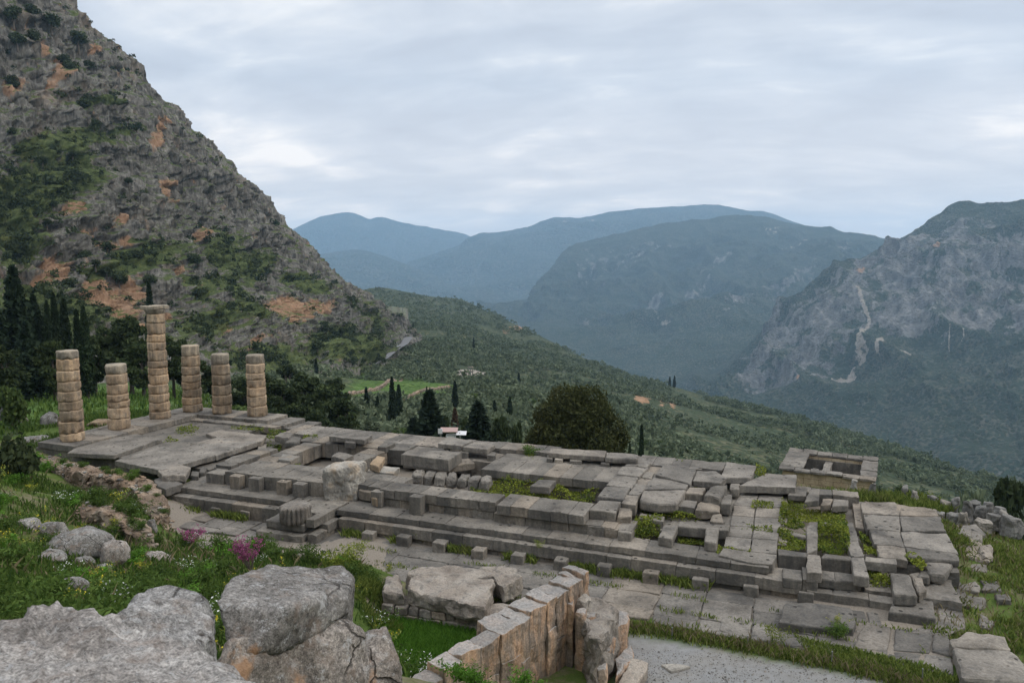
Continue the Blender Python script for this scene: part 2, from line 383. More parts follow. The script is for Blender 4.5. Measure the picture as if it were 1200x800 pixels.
def seg(X, Y, pts, wd):
    r = np.full(X.shape, 1e9)
    for (x0, y0), (x1, y1) in zip(pts[:-1], pts[1:]):
        dx, dy = x1 - x0, y1 - y0; t = np.clip(((X - x0) * dx + (Y - y0) * dy) / (dx * dx + dy * dy), 0, 1)
        r = np.minimum(r, np.hypot(X - x0 - t * dx, Y - y0 - t * dy))
    return np.clip(1.6 - r / wd, 0, 1)

# ---- the great limestone cliff on the left
def cliff_disp(W, N, X, Y, V):
    H = N.copy(); H[:, 2] *= 0.25; H /= np.linalg.norm(H, axis=1, keepdims=True) + 1e-9
    Wc = W * np.array([1, 1, 0.17])
    big = fbm(W / 95.0, 4, 3) * 20
    ribs = fbm(Wc / 30.0, 5, 21, 0.58, ridged=True) * 17 + fbm(Wc / 8.0, 5, 41, 0.62, ridged=True) * 6.5
    st = W[:, 2] / 26.0 + fbm(W / 60.0, 3, 55) * 1.6                 # ledges
    fr = st - np.floor(st); ledge = (fr ** 2 - 0.33) * -2.2
    fade = np.clip(V * 9, 0.6, 1) * np.clip((1 - V) * 6, 0.1, 1)
    return W + H * ((big * np.clip(V * 5, 0.15, 1) + ribs + ledge) * fade)[:, None] + np.array([0, 0, 1.0]) * (fbm(W / 9.0, 4, 77, 0.6, True) * 3.4 * np.clip(1.2 - V, 0, 1))[:, None]
cl = [
 [(-250, -420, 720), (-258, -100, 540), (-266, 180, 440), (-275, 330, 340), (-300, 470, 230)],
 [(-40, -170, 660), (-46, 20, 520), (-52, 180, 425), (-60, 310, 335), (-70, 455, 230)],
 [(73, 0, 640), (60, 100, 520), (42, 200, 425), (22, 310, 335), (0, 450, 235)],
 [(132, 57, 640), (121, 140, 530), (107, 230, 440), (97, 320, 345), (90, 445, 245)],
 [(210, 147, 650), (197, 215, 545), (187, 280, 460), (180, 350, 370), (170, 445, 265)],
 [(279, 204, 670), (264, 262, 575), (255, 310, 490), (249, 366, 405), (240, 440, 290)],
 [(329, 262, 690), (320, 302, 600), (313, 338, 530), (308, 380, 440), (300, 437, 330)],
 [(390, 324, 730), (381, 347, 650), (374, 370, 580), (367, 398, 490), (360, 436, 380)],
 [(432, 350, 770), (425, 366, 700), (419, 384, 630), (411, 406, 545), (403, 434, 440)],
 [(464, 375, 800), (461, 387, 760), (456, 399, 700), (449, 412, 620), (440, 430, 520)],
 [(474, 396, 810), (474, 401, 780), (473, 407, 730), (470, 414, 660), (463, 430, 580)]]
orange = [(163, 160, 8, 22, 10), (180, 228, 8, 16, -25), (42, 93, 5, 22, -15), (25, 65, 6, 8), (12, 105, 14, 10), (72, 250, 10, 10), (113, 268, 16, 12), (115, 295, 14, 10), (65, 320, 20, 18, -30), (90, 285, 9, 12), (45, 340, 14, 14),
          (130, 360, 34, 36), (108, 345, 24, 16), (325, 368, 26, 20, -15), (228, 277, 9, 10), (325, 366, 18, 14, -20), (360, 366, 14, 10), (198, 330, 9, 12), (95, 65, 10, 6), (215, 403, 10, 10), (282, 410, 7, 7), (0, 285, 12, 10), (240, 395, 12, 10), (180, 372, 14, 12), (150, 392, 18, 16)]
green = [(70, 170, 75, 14, -8), (60, 215, 42, 34, -35), (20, 240, 34, 40), (160, 305, 56, 20, -8), (120, 322, 22, 8), (262, 300, 34, 26, 35), (255, 345, 34, 22, 10), (225, 390, 40, 22, -30), (300, 315, 20, 26, 35),
         (345, 335, 22, 10, 40), (395, 362, 28, 12, 35), (430, 385, 26, 16, 40), (395, 412, 60, 18, 10), (310, 425, 60, 14), (18, 295, 30, 30), (75, 85, 14, 6, 20), (100, 130, 36, 5), (40, 385, 60, 40), (210, 345, 14, 20), (275, 375, 20, 14)]
CLIFF, cX, cY, cW = loft('cliff', cl, 680, 520, M['cliff'], cliff_disp, dict(orange=patches(orange), green=patches(green)), back=(0.15, 0.5), skirt=(0.03, 25.0))

# ---- mountains across the valley
def mtn_disp(sc, amp, seed, zs=0.6):
    def f(W, N, X, Y, V):
        H = N.copy(); H[:, 2] = np.abs(H[:, 2]) * 0.6 + 0.15
        d = fbm(W * np.array([1, 1, zs]) / sc, 6, seed, 0.55, True) * amp + fbm(W / (sc * 3.1), 3, seed + 50) * amp * 1.6
        return W + H * (d * np.clip(V * 6, 0.30, 1) * np.clip((1 - V) * 3.5, 0.05, 1))[:, None]
    return f
rm = [
 [(812, 447, 3300), (815, 452, 3250), (817, 458, 3150), (820, 470, 2900)],
 [(842, 438, 3420), (842, 450, 3250), (842, 460, 3050), (842, 484, 2700)],
 [(890, 400, 3600), (882, 425, 3300), (875, 450, 3000), (872, 500, 2500)],
 [(960, 345, 3800), (950, 388, 3400), (940, 435, 2950), (932, 520, 2300)],
 [(1040, 295, 3950), (1030, 355, 3450), (1020, 425, 2850), (1010, 550, 2000)],
 [(1098, 257, 4050), (1096, 330, 3500), (1092, 425, 2750), (1090, 590, 1750)],
 [(1124, 239, 4100), (1134, 322, 3500), (1142, 425, 2700), (1160, 620, 1550)],
 [(1160, 240, 4100), (1172, 322, 3500), (1184, 430, 2650), (1205, 640, 1450)],
 [(1200, 238, 4100), (1215, 320, 3500), (1230, 432, 2600), (1255, 660, 1350)],
 [(1340, 222, 4200), (1350, 320, 3500), (1370, 440, 2550), (1400, 700, 1300)],
 [(1560, 240, 4300), (1565, 330, 3500), (1575, 450, 2550), (1600, 720, 1300)]]
rrock = [(1010, 300, 60, 22, -25), (1075, 335, 75, 40, -20), (960, 400, 95, 42, -28), (1120, 345, 110, 38, -5), (1060, 385, 100, 30), (900, 440, 60, 26, -20), (1130, 280, 60, 24, -20), (1180, 380, 60, 30), (950, 445, 50, 20), (1190, 320, 50, 30)]
scree = lambda X, Y, W: 0.7 * np.maximum.reduce([seg(X, Y, [(1023, 370), (1026, 395), (1018, 415), (1000, 440), (985, 458), (970, 462)], 2.4), seg(X, Y, [(1018, 420), (1000, 440), (980, 455)], 5.0), seg(X, Y, [(1118, 396), (1112, 410)], .8), seg(X, Y, [(1134, 398), (1130, 410)], .8), seg(X, Y, [(1040, 418), (1036, 428)], 3), seg(X, Y, [(1060, 424), (1070, 426)], 2)])
loft('mountain', rm, 420, 300, M['mountain'], mtn_disp(230, 110, 5, 0.4), dict(
    rock=lambda X, Y, W: patches(rrock)(X, Y, W) * 0.62 - ell(X, Y, 1120, 520, 200, 66, -14) * 0.6 - ell(X, Y, 1150, 470, 100, 44) * 0.3 - 0.04,
    bare=scree, orange=patches([(1024, 342, 8, 5, -40), (946, 458, 6, 4), (1110, 322, 7, 3)])))
mm = [
 [(560, 362, 6300), (562, 366, 6000), (566, 372, 5600), (570, 384, 5000)],
 [(622, 350, 6400), (620, 360, 5900), (618, 372, 5400), (616, 388, 4700)],
 [(640, 322, 6600), (636, 345, 5900), (632, 365, 5300), (628, 396, 4500)],
 [(662, 296, 6900), (665, 330, 6000), (668, 365, 5200), (672, 410, 4200)],
 [(689, 281, 7000), (697, 325, 6000), (706, 370, 5000), (718, 430, 3900)],
 [(740, 268, 7100), (752, 315, 6000), (765, 370, 4900), (780, 446, 3600)],
 [(800, 258, 7200), (815, 310, 6000), (828, 370, 4800), (840, 462, 3400)],
 [(870, 253, 7300), (885, 305, 6000), (895, 365, 4800), (900, 470, 3400)],
 [(940, 262, 7300), (945, 305, 6100), (950, 365, 4900), (955, 470, 3500)],
 [(990, 272, 7200), (995, 310, 6200), (1000, 370, 5000), (1010, 470, 3700)],
 [(1050, 282, 7000), (1055, 315, 6200), (1060, 370, 5200), (1070, 470, 4000)],
 [(1180, 312, 6800), (1185, 335, 6200), (1190, 380, 5400), (1200, 480, 4300)]]
mrock = [(700, 300, 34, 20, 15), (685, 325, 30, 20), (730, 300, 40, 14), (760, 350, 40, 14, -40), (810, 330, 40, 10, -40), (845, 305, 36, 8, -40), (700, 385, 34, 12, 25), (905, 345, 50, 18, -35), (940, 325, 40, 14, -20), (860, 380, 40, 12, -40), (770, 285, 60, 10)]
tracks = lambda X, Y, W: 0.42 * np.maximum.reduce([seg(X, Y, [(824, 342), (838, 348), (850, 357)], 1.1), seg(X, Y, [(778, 370), (780, 373), (790, 379)], 1.1), seg(X, Y, [(766, 381), (776, 391), (787, 394)], 1.3), seg(X, Y, [(790, 366), (835, 360)], 0.6), ell(X, Y, 930, 285, 26, 4), ell(X, Y, 975, 300, 30, 5), ell(X, Y, 905, 270, 14, 4), ell(X, Y, 745, 275, 30, 5, -5) * 0.6, ell(X, Y, 888, 298, 6, 3) ])
loft('mountain', mm, 380, 260, M['mountain'], mtn_disp(430, 170, 15, 0.4), dict(rock=lambda X, Y, W: patches(mrock)(X, Y, W) * 0.55 - 0.12, bare=tracks), back=(0.12, 0.4))
fm = [
 [(470, 330, 10500), (472, 338, 9800), (474, 345, 9000), (476, 352, 8200)],
 [(540, 290, 11000), (545, 305, 10000), (548, 325, 9000), (550, 352, 7900)],
 [(560, 279, 11000), (566, 300, 10000), (570, 325, 9000), (574, 356, 7700)],
 [(608, 271, 11000), (612, 295, 9900), (616, 322, 8800), (620, 358, 7400)],
 [(647, 260, 11000), (652, 290, 9900), (656, 320, 8700), (660, 360, 7400)],
 [(680, 259, 11000), (684, 290, 9900), (688, 320, 8700), (692, 360, 7400)],
 [(716, 253, 11000), (720, 290, 9900), (724, 320, 8700), (728, 360, 7500)],
 [(752, 248, 11200), (756, 285, 10000), (760, 320, 8900), (766, 360, 7800)],
 [(800, 245, 11400), (804, 285, 10200), (808, 320, 9200), (812, 360, 8200)],
 [(838, 244, 11500), (842, 285, 10400), (846, 320, 9500), (850, 360, 8500)],
 [(875, 249, 11500), (880, 285, 10500), (885, 320, 9700), (890, 360, 8800)],
 [(905, 252, 11500), (920, 285, 10700), (930, 320, 9900), (940, 360, 9000)],
 [(990, 285, 11500), (1000, 300, 10900), (1010, 330, 10200), (1020, 370, 9500)],
 [(1110, 320, 11500), (1115, 330, 11000), (1120, 345, 10500), (1130, 380, 9800)]]
loft('mountain', fm, 260, 140, M['far_mountain'], mtn_disp(900, 170, 25), dict(rock=lambda X, Y, W: X * 0 - 0.10, bare=lambda X, Y, W: 0.55 * np.maximum(ell(X, Y, 662, 268, 4, 6), ell(X, Y, 693, 266, 10, 5))), back=(0.1, 0.35))
lm = [
 [(150, 330, 13600), (150, 340, 12600), (150, 350, 11400), (150, 362, 10200)],
 [(250, 310, 13600), (252, 325, 12600), (254, 340, 11400), (256, 360, 10200)],
 [(336, 274, 13600), (338, 300, 12600), (340, 325, 11400), (342, 360, 10000)],
 [(369, 258, 13600), (371, 290, 12600), (372, 322, 11400), (374, 360, 9900)],
 [(390, 252, 13600), (391, 288, 12600), (392, 322, 11400), (394, 360, 9800)],
 [(411, 250, 13600), (412, 288, 12600), (413, 322, 11400), (415, 360, 9800)],
 [(432, 257, 13600), (433, 290, 12600), (434, 322, 11400), (436, 360, 9800)],
 [(447, 255, 13600), (449, 290, 12600), (450, 322, 11400), (452, 360, 9800)],
 [(480, 263, 13600), (482, 292, 12600), (484, 324, 11400), (486, 360, 9800)],
 [(504, 266, 13600), (508, 295, 12600), (510, 325, 11400), (512, 360, 9800)],
 [(540, 274, 13600), (545, 300, 12600), (550, 328, 11400), (555, 360, 9800)],
 [(566, 281, 13600), (574, 305, 12600), (580, 330, 11400), (586, 360, 9800)],
 [(680, 300, 13600), (684, 315, 12600), (688, 335, 11400), (692, 360, 9800)]]
loft('mountain', lm, 220, 120, M['far_mountain'], mtn_disp(1500, 240, 35), dict(rock=lambda X, Y, W: X * 0 - 0.15), back=(0.03, 0.09))
ln = [
 [(240, 318, 9500), (242, 328, 9100), (244, 338, 8700), (246, 352, 8000)],
 [(340, 303, 9500), (342, 318, 9000), (344, 334, 8400), (346, 352, 7600)],
 [(365, 299, 9500), (367, 316, 8900), (369, 334, 8300), (372, 352, 7400)],
 [(408, 294, 9500), (409, 313, 8800), (410, 332, 8100), (412, 353, 7300)],
 [(428, 295, 9400), (431, 314, 8700), (434, 333, 8000), (438, 354, 7200)],
 [(468, 306, 9200), (472, 322, 8600), (476, 338, 7900), (480, 356, 7100)],
 [(505, 322, 9000), (508, 333, 8500), (511, 345, 7900), (515, 358, 7000)],
 [(545, 338, 8800), (548, 345, 8300), (551, 352, 7700), (555, 361, 6900)],
 [(600, 352, 8400), (602, 356, 8000), (604, 360, 7500), (607, 366, 6800)]]
loft('mountain', ln, 200, 110, M['far_mountain'], mtn_disp(620, 110, 45), dict(rock=lambda X, Y, W: X * 0 - 0.15), back=(0.08, 0.25))

# ---- the valley floor: one sheet to the horizon
gs = 14500.0; nn = 220
ax = np.sign(np.linspace(-1, 1, nn)) * np.abs(np.linspace(-1, 1, nn)) ** 2.2 * gs
gx, gy = np.meshgrid(ax, ax + 3000, indexing='ij')
gz = np.interp(np.hypot(gx, gy), [0, 2500, 3400, 3900, 4500, 5000, 7000, 9000, 12000, 16000], [-660, -660, -650, -605, -540, -510, -440, -410, -600, -620]) + fbm(np.stack([gx.ravel() / 700, gy.ravel() / 700, gx.ravel() * 0], 1), 4, 9).reshape(gx.shape) * 18
nearm = np.clip(1 - np.hypot(gx, gy) / 900.0, 0, 1); gz -= nearm * 80
idx = np.arange(nn * nn).reshape(nn, nn)
GROUND = mesh_np('ground', np.stack([gx, gy, gz], -1).reshape(-1, 3), np.stack([idx[:-1, :-1], idx[1:, :-1], idx[1:, 1:], idx[:-1, 1:]], -1).reshape(-1, 4), M['valley'], smooth=True)
tag(GROUND, kind='structure')

# ---- the olive-grown hillside between the sanctuary and the valley
hs = [
 [(-260, 418, 420), (-260, 424, 380), (-260, 432, 330), (-260, 442, 260), (-265, 470, 140), (-270, 540, 80)],
 [(0, 418, 420), (0, 424, 380), (0, 432, 330), (0, 442, 265), (-5, 462, 150), (-10, 500, 86)],
 [(190, 418, 430), (190, 424, 390), (190, 432, 335), (190, 442, 275), (185, 458, 165), (180, 492, 92)],
 [(270, 400, 560), (270, 410, 480), (270, 422, 400), (270, 438, 315), (268, 462, 190), (262, 510, 100)],
 [(345, 385, 900), (346, 398, 700), (347, 414, 540), (348, 432, 420), (350, 470, 220), (350, 545, 108)],
 [(405, 348, 1800), (407, 372, 1250), (410, 398, 800), (413, 428, 520), (416, 480, 250), (418, 560, 116)],
 [(440, 337, 1950), (442, 366, 1300), (446, 396, 830), (448, 430, 520), (450, 484, 250), (455, 565, 120)],
 [(472, 341, 1950), (473, 370, 1300), (476, 398, 840), (478, 432, 520), (482, 486, 250), (486, 570, 118)],
 [(504, 347, 1900), (505, 374, 1300), (507, 400, 850), (510, 434, 520), (515, 488, 250), (520, 575, 116)],
 [(540, 351, 1850), (540, 378, 1300), (542, 404, 850), (546, 438, 520), (552, 492, 250), (560, 585, 112)],
 [(572, 365, 1750), (572, 388, 1280), (576, 412, 850), (582, 444, 520), (592, 498, 250), (602, 595, 110)],
 [(600, 378, 1600), (602, 398, 1220), (606, 420, 840), (614, 450, 520), (626, 504, 250), (640, 605, 110)],
 [(638, 396, 1400), (642, 412, 1100), (648, 432, 800), (658, 460, 520), (674, 512, 250), (692, 615, 108)],
 [(684, 419, 1250), (688, 432, 1020), (696, 448, 770), (710, 474, 520), (724, 522, 255), (745, 620, 108)],
 [(728, 437, 1120), (735, 448, 960), (745, 462, 750), (757, 484, 520), (772, 528, 270), (792, 625, 108)],
 [(800, 456, 1020), (805, 466, 900), (814, 480, 730), (826, 500, 530), (840, 544, 285), (858, 640, 108)],
 [(870, 474, 970), (876, 483, 860), (884, 496, 710), (896, 514, 535), (908, 556, 300), (925, 655, 108)],
 [(945, 494, 900), (950, 502, 810), (958, 513, 690), (968, 530, 530), (982, 572, 305), (1000, 670, 108)],
 [(1030, 520, 820), (1034, 527, 755), (1040, 537, 660), (1050, 553, 525), (1064, 592, 310), (1085, 690, 108)],
 [(1110, 545, 760), (1113, 551, 705), (1118, 560, 630), (1126, 574, 510), (1136, 610, 310), (1150, 710, 106)],
 [(1210, 575, 700), (1212, 580, 655), (1216, 588, 590), (1222, 602, 490), (1230, 635, 305), (1240, 730, 104)],
 [(1440, 640, 620), (1442, 644, 580), (1446, 652, 530), (1450, 664, 450), (1455, 690, 300), (1460, 780, 104)]]
def hill_disp(W, N, X, Y, V):
    d = np.linalg.norm(W[:, :2], axis=1)
    W = W.copy(); W[:, 2] += fbm(W / 110.0, 5, 61, 0.5) * np.clip((d - 110) / 260, 0, 1) * 9 * np.clip(V * 6, 0.2, 1); return W
meadow = [(120, 462, 120, 22), (60, 480, 120, 26), (455, 452, 62, 11, -10), (470, 463, 52, 14), (520, 462, 30, 12), (400, 430, 40, 6), (330, 428, 40, 8), (420, 442, 26, 8), (350, 470, 30, 8)]
for c_i in hs:
    x_, y_, d_ = c_i[-1]; z_ = 17 - (y_ - 305) / 880 * d_; c_i.append((x_, 305 + (17 - z_ + 3) * 880 / (d_ * .62), d_ * .62))
HILL, hX, hY, hW = loft('hillside', hs, 340, 340, M['hillside'], hill_disp, dict(
    meadow=lambda X, Y, W: np.clip(patches(meadow)(X, Y, W) * 1.2 + (fbm(W.reshape(-1, 3) / 16, 4, 5).reshape(X.shape)) * 0.7 * (patches(meadow)(X, Y, W) > 0.02), 0, 1),
    orange=lambda X, Y, W: np.clip(patches([(790, 476, 5, 11, 22), (752, 472, 12, 5, 10), (778, 474, 8, 7), (605, 384, 14, 5), (594, 388, 8, 6), (440, 456, 20, 3.2, -14), (466, 449, 20, 2.4, -14), (520, 458, 20, 3, -12)])(X, Y, W) + fbm(W.reshape(-1, 3) / 10, 4, 8).reshape(X.shape) * 0.6 - 0.25, 0, 1),
    bare=lambda X, Y, W: np.maximum.reduce([seg(X, Y, [(540, 398), (548, 404), (535, 412)], 1.0) * 0.7, seg(X, Y, [(470, 348), (500, 352), (520, 354)], 1.2) * 0.35, ell(X, Y, 535, 366, 22, 3) * 0.4, ell(X, Y, 452, 345, 14, 2) * 0.4]),
    rock=lambda X, Y, W: X * 0 - 0.25), back=(0.25, 0.7), drop=260.0, skirt=(0.02, 4.0))
def bvh(o):
    me = o.data; V = [o.matrix_world @ v.co for v in me.vertices]
    return BVHTree.FromPolygons(V, [tuple(p.vertices) for p in me.polygons])
HBV = bvh(HILL); CBV = bvh(CLIFF)

# ---- the ground of the sanctuary, from the viewpoint down to the temple and off its far edge
cp = []
def c_(x, y, z): p = at(x, y, z); cp.append((p.x, p.y, z))
def cw(x, y, z): cp.append((x, y, z))
def ct(u, v, z): p = T(u, v); cp.append((p.x, p.y, z))
for u in (-36, -28, -20, -12, -4, 3): 
    ct(u, 38.2, -0.10); ct(u, 35.2, -0.10)
for u in (-50, -40, -30, -20, -10, 0, 7):
    ct(u, 43, 0.35); ct(u, 50, 0.55); ct(u, 56, 0.5); ct(u, 60.5, -0.6) if u < -5 else None; ct(u, 67, -4.5); ct(u, 76, -12); ct(u, 90, -22)
for u in (-4, 0, 4, 8): ct(u, 58.2, -.9); ct(u, 61, -1.3); ct(u, 64, -1.8)
for v in (42, 50, 58): ct(-58.5, v, 1.45); ct(-63, v, 1.3); ct(-75, v, 0.2)
for v in (66, 80): ct(-60, v, 0.0 - (v - 60) * .25); ct(-75, v, -1.5 - (v - 60) * .25)
for v in (36, 44, 52): ct(12, v, -0.2); ct(18, v, -1.2); ct(26, v, -4.0)
ct(14, 58, -1.8); ct(22, 60, -4.5); ct(32, 56, -7); ct(32, 40, -5)
c_(30, 538, 2.6); c_(0, 560, 3.4); c_(-60, 560, 3.8); c_(60, 575, 2.6); c_(60, 600, 3.4); c_(0, 620, 4.2); c_(100, 640, 3.3); c_(150, 650, 2.6); c_(0, 680, 5.6); c_(100, 690, 5.0)
c_(215, 660, 2.2); c_(230, 690, 3.6); c_(190, 640, 1.2); c_(235, 640, 0.5); c_(300, 650, 0.5); c_(320, 665, 1.2); c_(400, 655, 0.5); c_(430, 690, 0.7); c_(405, 700, 1.6)
c_(445, 735, -0.35); c_(500, 745, -0.4); c_(530, 730, -0.4); c_(480, 770, -0.3); c_(480, 795, 0.1)
c_(150, 590, 2.6); c_(110, 560, 2.0); c_(170, 625, 1.6); c_(-150, 640, 6.0); c_(-100, 540, 3.2)
for x, y in ((760, 745), (820, 760), (900, 775), (760, 790), (850, 800), (960, 800)): c_(x, y, -0.05)
c_(1150, 700, -0.2); c_(1190, 760, -0.2); c_(1150, 790, -0.1); c_(1000, 760, 0.0); c_(1090, 780, 0.0)
for x, y, z in ((0, 0, 15.4), (-3, 0, 15.5), (3, 0, 15.3), (0, 3, 14.7), (-3, 3.5, 14.6), (3, 4, 14.0), (-7, 3, 15.0), (7, 3, 14.2), (0, 6, 13.3), (-3, 7, 12.8), (-8, 7, 13.4), (6, 8, 10.8), (0, 9, 11.2), (-4, 11, 10.4), (-10, 11, 11.2), (-16, 12, 12.0),
                (3, 13, 8.2), (-2, 15, 8.2), (-8, 16, 8.4), (-15, 18, 9.2), (9, 13, 7.6), (-1, 20, 4.4), (-7, 21, 5.8), (5, 18, 4.6), (4, 22, 1.6), (9, 19, 2.6), (12, 24, 0.1), (16, 17, 2.4), (8, 26, -0.05), (7, 30, -0.05), (20, 22, 0.2), (26, 18, 0.6), (26, 28, -0.1),
                (-24, 12, 13), (-24, 25, 10), (-30, 35, 8), (-40, 48, 5), (-55, 55, 4), (-60, 40, 9), (14, 6, 9), (24, 8, 6), (-20, -4, 17), (20, -4, 12), (0, -6, 16.5), (36, 20, -1), (40, 36, -6)): cw(x, y, z)
A_ = np.array(cp)
def tps_fit(P, lam=0.02):
    n = len(P); d = np.linalg.norm(P[:, None, :2] - P[None, :, :2], axis=-1); K = np.where(d > 0, d * d * np.log(d + 1e-9), 0)
    Q = np.concatenate([np.ones((n, 1)), P[:, :2]], 1); A = np.zeros((n + 3, n + 3)); A[:n, :n] = K + lam * n * np.eye(n); A[:n, n:] = Q; A[n:, :n] = Q.T
    return np.linalg.solve(A, np.concatenate([P[:, 2], np.zeros(3)]))
# linear-kernel spline: no overshoot between the scattered heights
def lin_fit(P):
    n = len(P); d = np.linalg.norm(P[:, None, :2] - P[None, :, :2], axis=-1)
    Q = np.concatenate([np.ones((n, 1)), P[:, :2]], 1); A = np.zeros((n + 3, n + 3)); A[:n, :n] = -d - 0.15 * np.eye(n); A[:n, n:] = Q; A[n:, :n] = Q.T
    return np.linalg.solve(A, np.concatenate([P[:, 2], np.zeros(3)]))
LW = lin_fit(A_)
def gheight(x, y, rough=True):
    x = np.atleast_1d(np.asarray(x, float)); y = np.atleast_1d(np.asarray(y, float)); z = np.zeros_like(x)
    for i in range(0, len(x), 20000):
        s = slice(i, i + 20000); d = np.hypot(x[s, None] - A_[None, :, 0], y[s, None] - A_[None, :, 1])
        z[s] = -d @ LW[:len(A_)] + LW[len(A_)] + LW[len(A_) + 1] * x[s] + LW[len(A_) + 2] * y[s]
    if rough:
        u = x * UX + y * UY; v = -x * UY + y * UX
        am = np.clip(np.abs(z) * 0.5 + 0.15, 0.15, 1) * np.where((y > 2), 1, 0.3)
        z = z + fbm(np.stack([x / 2.6, y / 2.6, x * 0], 1), 4, 90) * 0.28 * am
    return z
xs = np.arange(-78, 46, 0.42); ys = np.arange(-8, 92, 0.42)
nx, ny = np.meshgrid(xs, ys, indexing='ij'); nz_ = gheight(nx.ravel(), ny.ravel())
PATH = np.array([(p.x, p.y) for p in (at(735, 738, 0), at(800, 748, 0), at(880, 762, 0), at(960, 780, 0), at(1040, 797, 0), at(1150, 830, 0), at(1300, 880, 0))])
def in_path(x, y):
    yy = np.interp(x, PATH[:, 0], PATH[:, 1]); e = fbm(np.stack([x, y, x * 0], 1), 3, 12) * 0.35
    return np.clip((yy + e - y) / 0.5, 0, 1) * np.clip((x - 4.2) / 0.5, 0, 1) * np.clip((y - 19.0 + e) / 1.5, 0, 1)
gv = in_path(nx.ravel(), ny.ravel())
uu = nx.ravel() * UX + ny.ravel() * UY; vv = -nx.ravel() * UY + ny.ravel() * UX
dirt = np.clip((uu + 41) / 2, 0, 1) * np.clip((8.5 - uu) / 2, 0, 1) * np.clip((vv - 34) / 1, 0, 1) * np.clip((60 - vv) / 2, 0, 1) * 0.75
dirt = np.maximum(dirt, np.clip(1 - np.abs(gv - 0.4) * 1.5, 0, 1) * 0.0)
idx = np.arange(nx.size).reshape(nx.shape)
SITE = mesh_np('terrain', np.stack([nx.ravel(), ny.ravel(), nz_], 1), np.stack([idx[:-1, :-1], idx[1:, :-1], idx[1:, 1:], idx[:-1, 1:]], -1).reshape(-1, 4), M['soil'], smooth=True)
for an, v in (('gravel', gv), ('dirt', dirt)):
    a = SITE.data.attributes.new(an, 'FLOAT', 'POINT'); a.data.foreach_set('value', v.astype(np.float32))
tag(SITE, kind='structure'); SBV = bvh(SITE)
def ground_z(x, y):
    zs = []
    for b in (SBV, HBV):
        h = b.ray_cast(Vector((x, y, 900)), Vector((0, 0, -1)))
        if h[0] is not None: zs.append(h[0].z)
    return max(zs) if zs else -352.0
def on_ground(x, y, dmax=1e6, which=None):              # where the sight line through a pixel meets the ground
    r = ray(x, y).normalized(); best = None
    for b in (which or (SBV, HBV)):
        h = b.ray_cast(Vector((0, 0, ZC)) + r * 1.0, r, dmax)
        if h[0] is not None and (best is None or h[3] < best[1]): best = (h[0], h[3])
    return best[0] if best else None

# ------------------------------------------------------------------ stone builders
def add_block(bm, top, h, bev=0.045, rough=0.025, res=0.45, seed=0, zoff=None, taper=0.0):
    """worn block: 'top' = list of 3D points (any order round), sides drop by h"""
    c = sum((Vector(p) for p in top), Vector()) / len(top)
    pts = sorted((Vector(p) for p in top), key=lambda p: math.atan2(p.y - c.y, p.x - c.x))
    t = bmesh.new()
    a = [t.verts.new(p) for p in pts]
    b = [t.verts.new((c.x + (p.x - c.x) * (1 + taper), c.y + (p.y - c.y) * (1 + taper), p.z - h)) for p in pts]
    n = len(pts); t.faces.new(a); t.faces.new(b[::-1])
    for i in range(n): t.faces.new((a[i], b[i], b[(i + 1) % n], a[(i + 1) % n]))
    bmesh.ops.recalc_face_normals(t, faces=t.faces)
    me_ = min((e.calc_length() for e in t.edges)); bv = min(bev, me_ * 0.3)
    bmesh.ops.bevel(t, geom=t.edges[:], offset=bv, segments=2, profile=0.5, affect='EDGES')
    bmesh.ops.triangulate(t, faces=t.faces)
    for _ in range(4):
        le = [e for e in t.edges if e.calc_length() > res]
        if not le: break
        bmesh.ops.subdivide_edges(t, edges=le, cuts=1); bmesh.ops.triangulate(t, faces=[f for f in t.faces if len(f.verts) > 3])
    so = Vector((seed * 3.17, seed * 1.31, seed * 0.7))
    for v in t.verts:
        p = v.co * 1.6 + so; q = v.co * 5.0 + so
        v.co += (mnoise.noise_vector(p) * 1.2 + mnoise.noise_vector(q) * 0.6) * rough * 1.25
    merge(bm, t); t.free()
def merge(bm, t):
    lay = bm.verts.layers.float.get('tint') or bm.verts.layers.float.new('tint')
    tv = random.random(); m = {}
    for v in t.verts:
        q = bm.verts.new(v.co); q[lay] = tv; m[v] = q
    for f in t.faces:
        try: bm.faces.new([m[v] for v in f.verts])
        except ValueError: pass
def newbm():
    bm = bmesh.new(); bm.verts.layers.float.new('tint'); return bm
SEED = [0]
def course(u0, u1, v0, v1, z0, z1, n=1, along='u', gap=0.006, jit=0.020, rough=0.022, bev=0.026, rows=1):
    """a row of n dressed blocks in temple coordinates"""
    bm = newbm(); c = np.linspace(0, 1, n + 1)
    if n > 1: c[1:-1] += (RNG.random(n - 1) - 0.5) * 0.45 / n
    for i in range(n):
        SEED[0] += 1; a, b = c[i], c[i + 1]
        if along == 'u': ua, ub, va, vb = u0 + (u1 - u0) * a + gap, u0 + (u1 - u0) * b - gap, v0 + random.uniform(-jit, jit), v1
        else: ua, ub, va, vb = u0, u1 + random.uniform(-jit, jit), v0 + (v1 - v0) * a + gap, v0 + (v1 - v0) * b - gap
        dz = random.uniform(-jit, jit)
        for r in range(rows):
            zb, zt = z0 + (z1 - z0) * r / rows, z0 + (z1 - z0) * (r + 1) / rows
            if r == rows - 1: zt += dz
            add_block(bm, [T(ua, va, zt), T(ub, va, zt), T(ub, vb, zt), T(ua, vb, zt)], zt - zb, bev, rough, 0.42, SEED[0])
    return bm
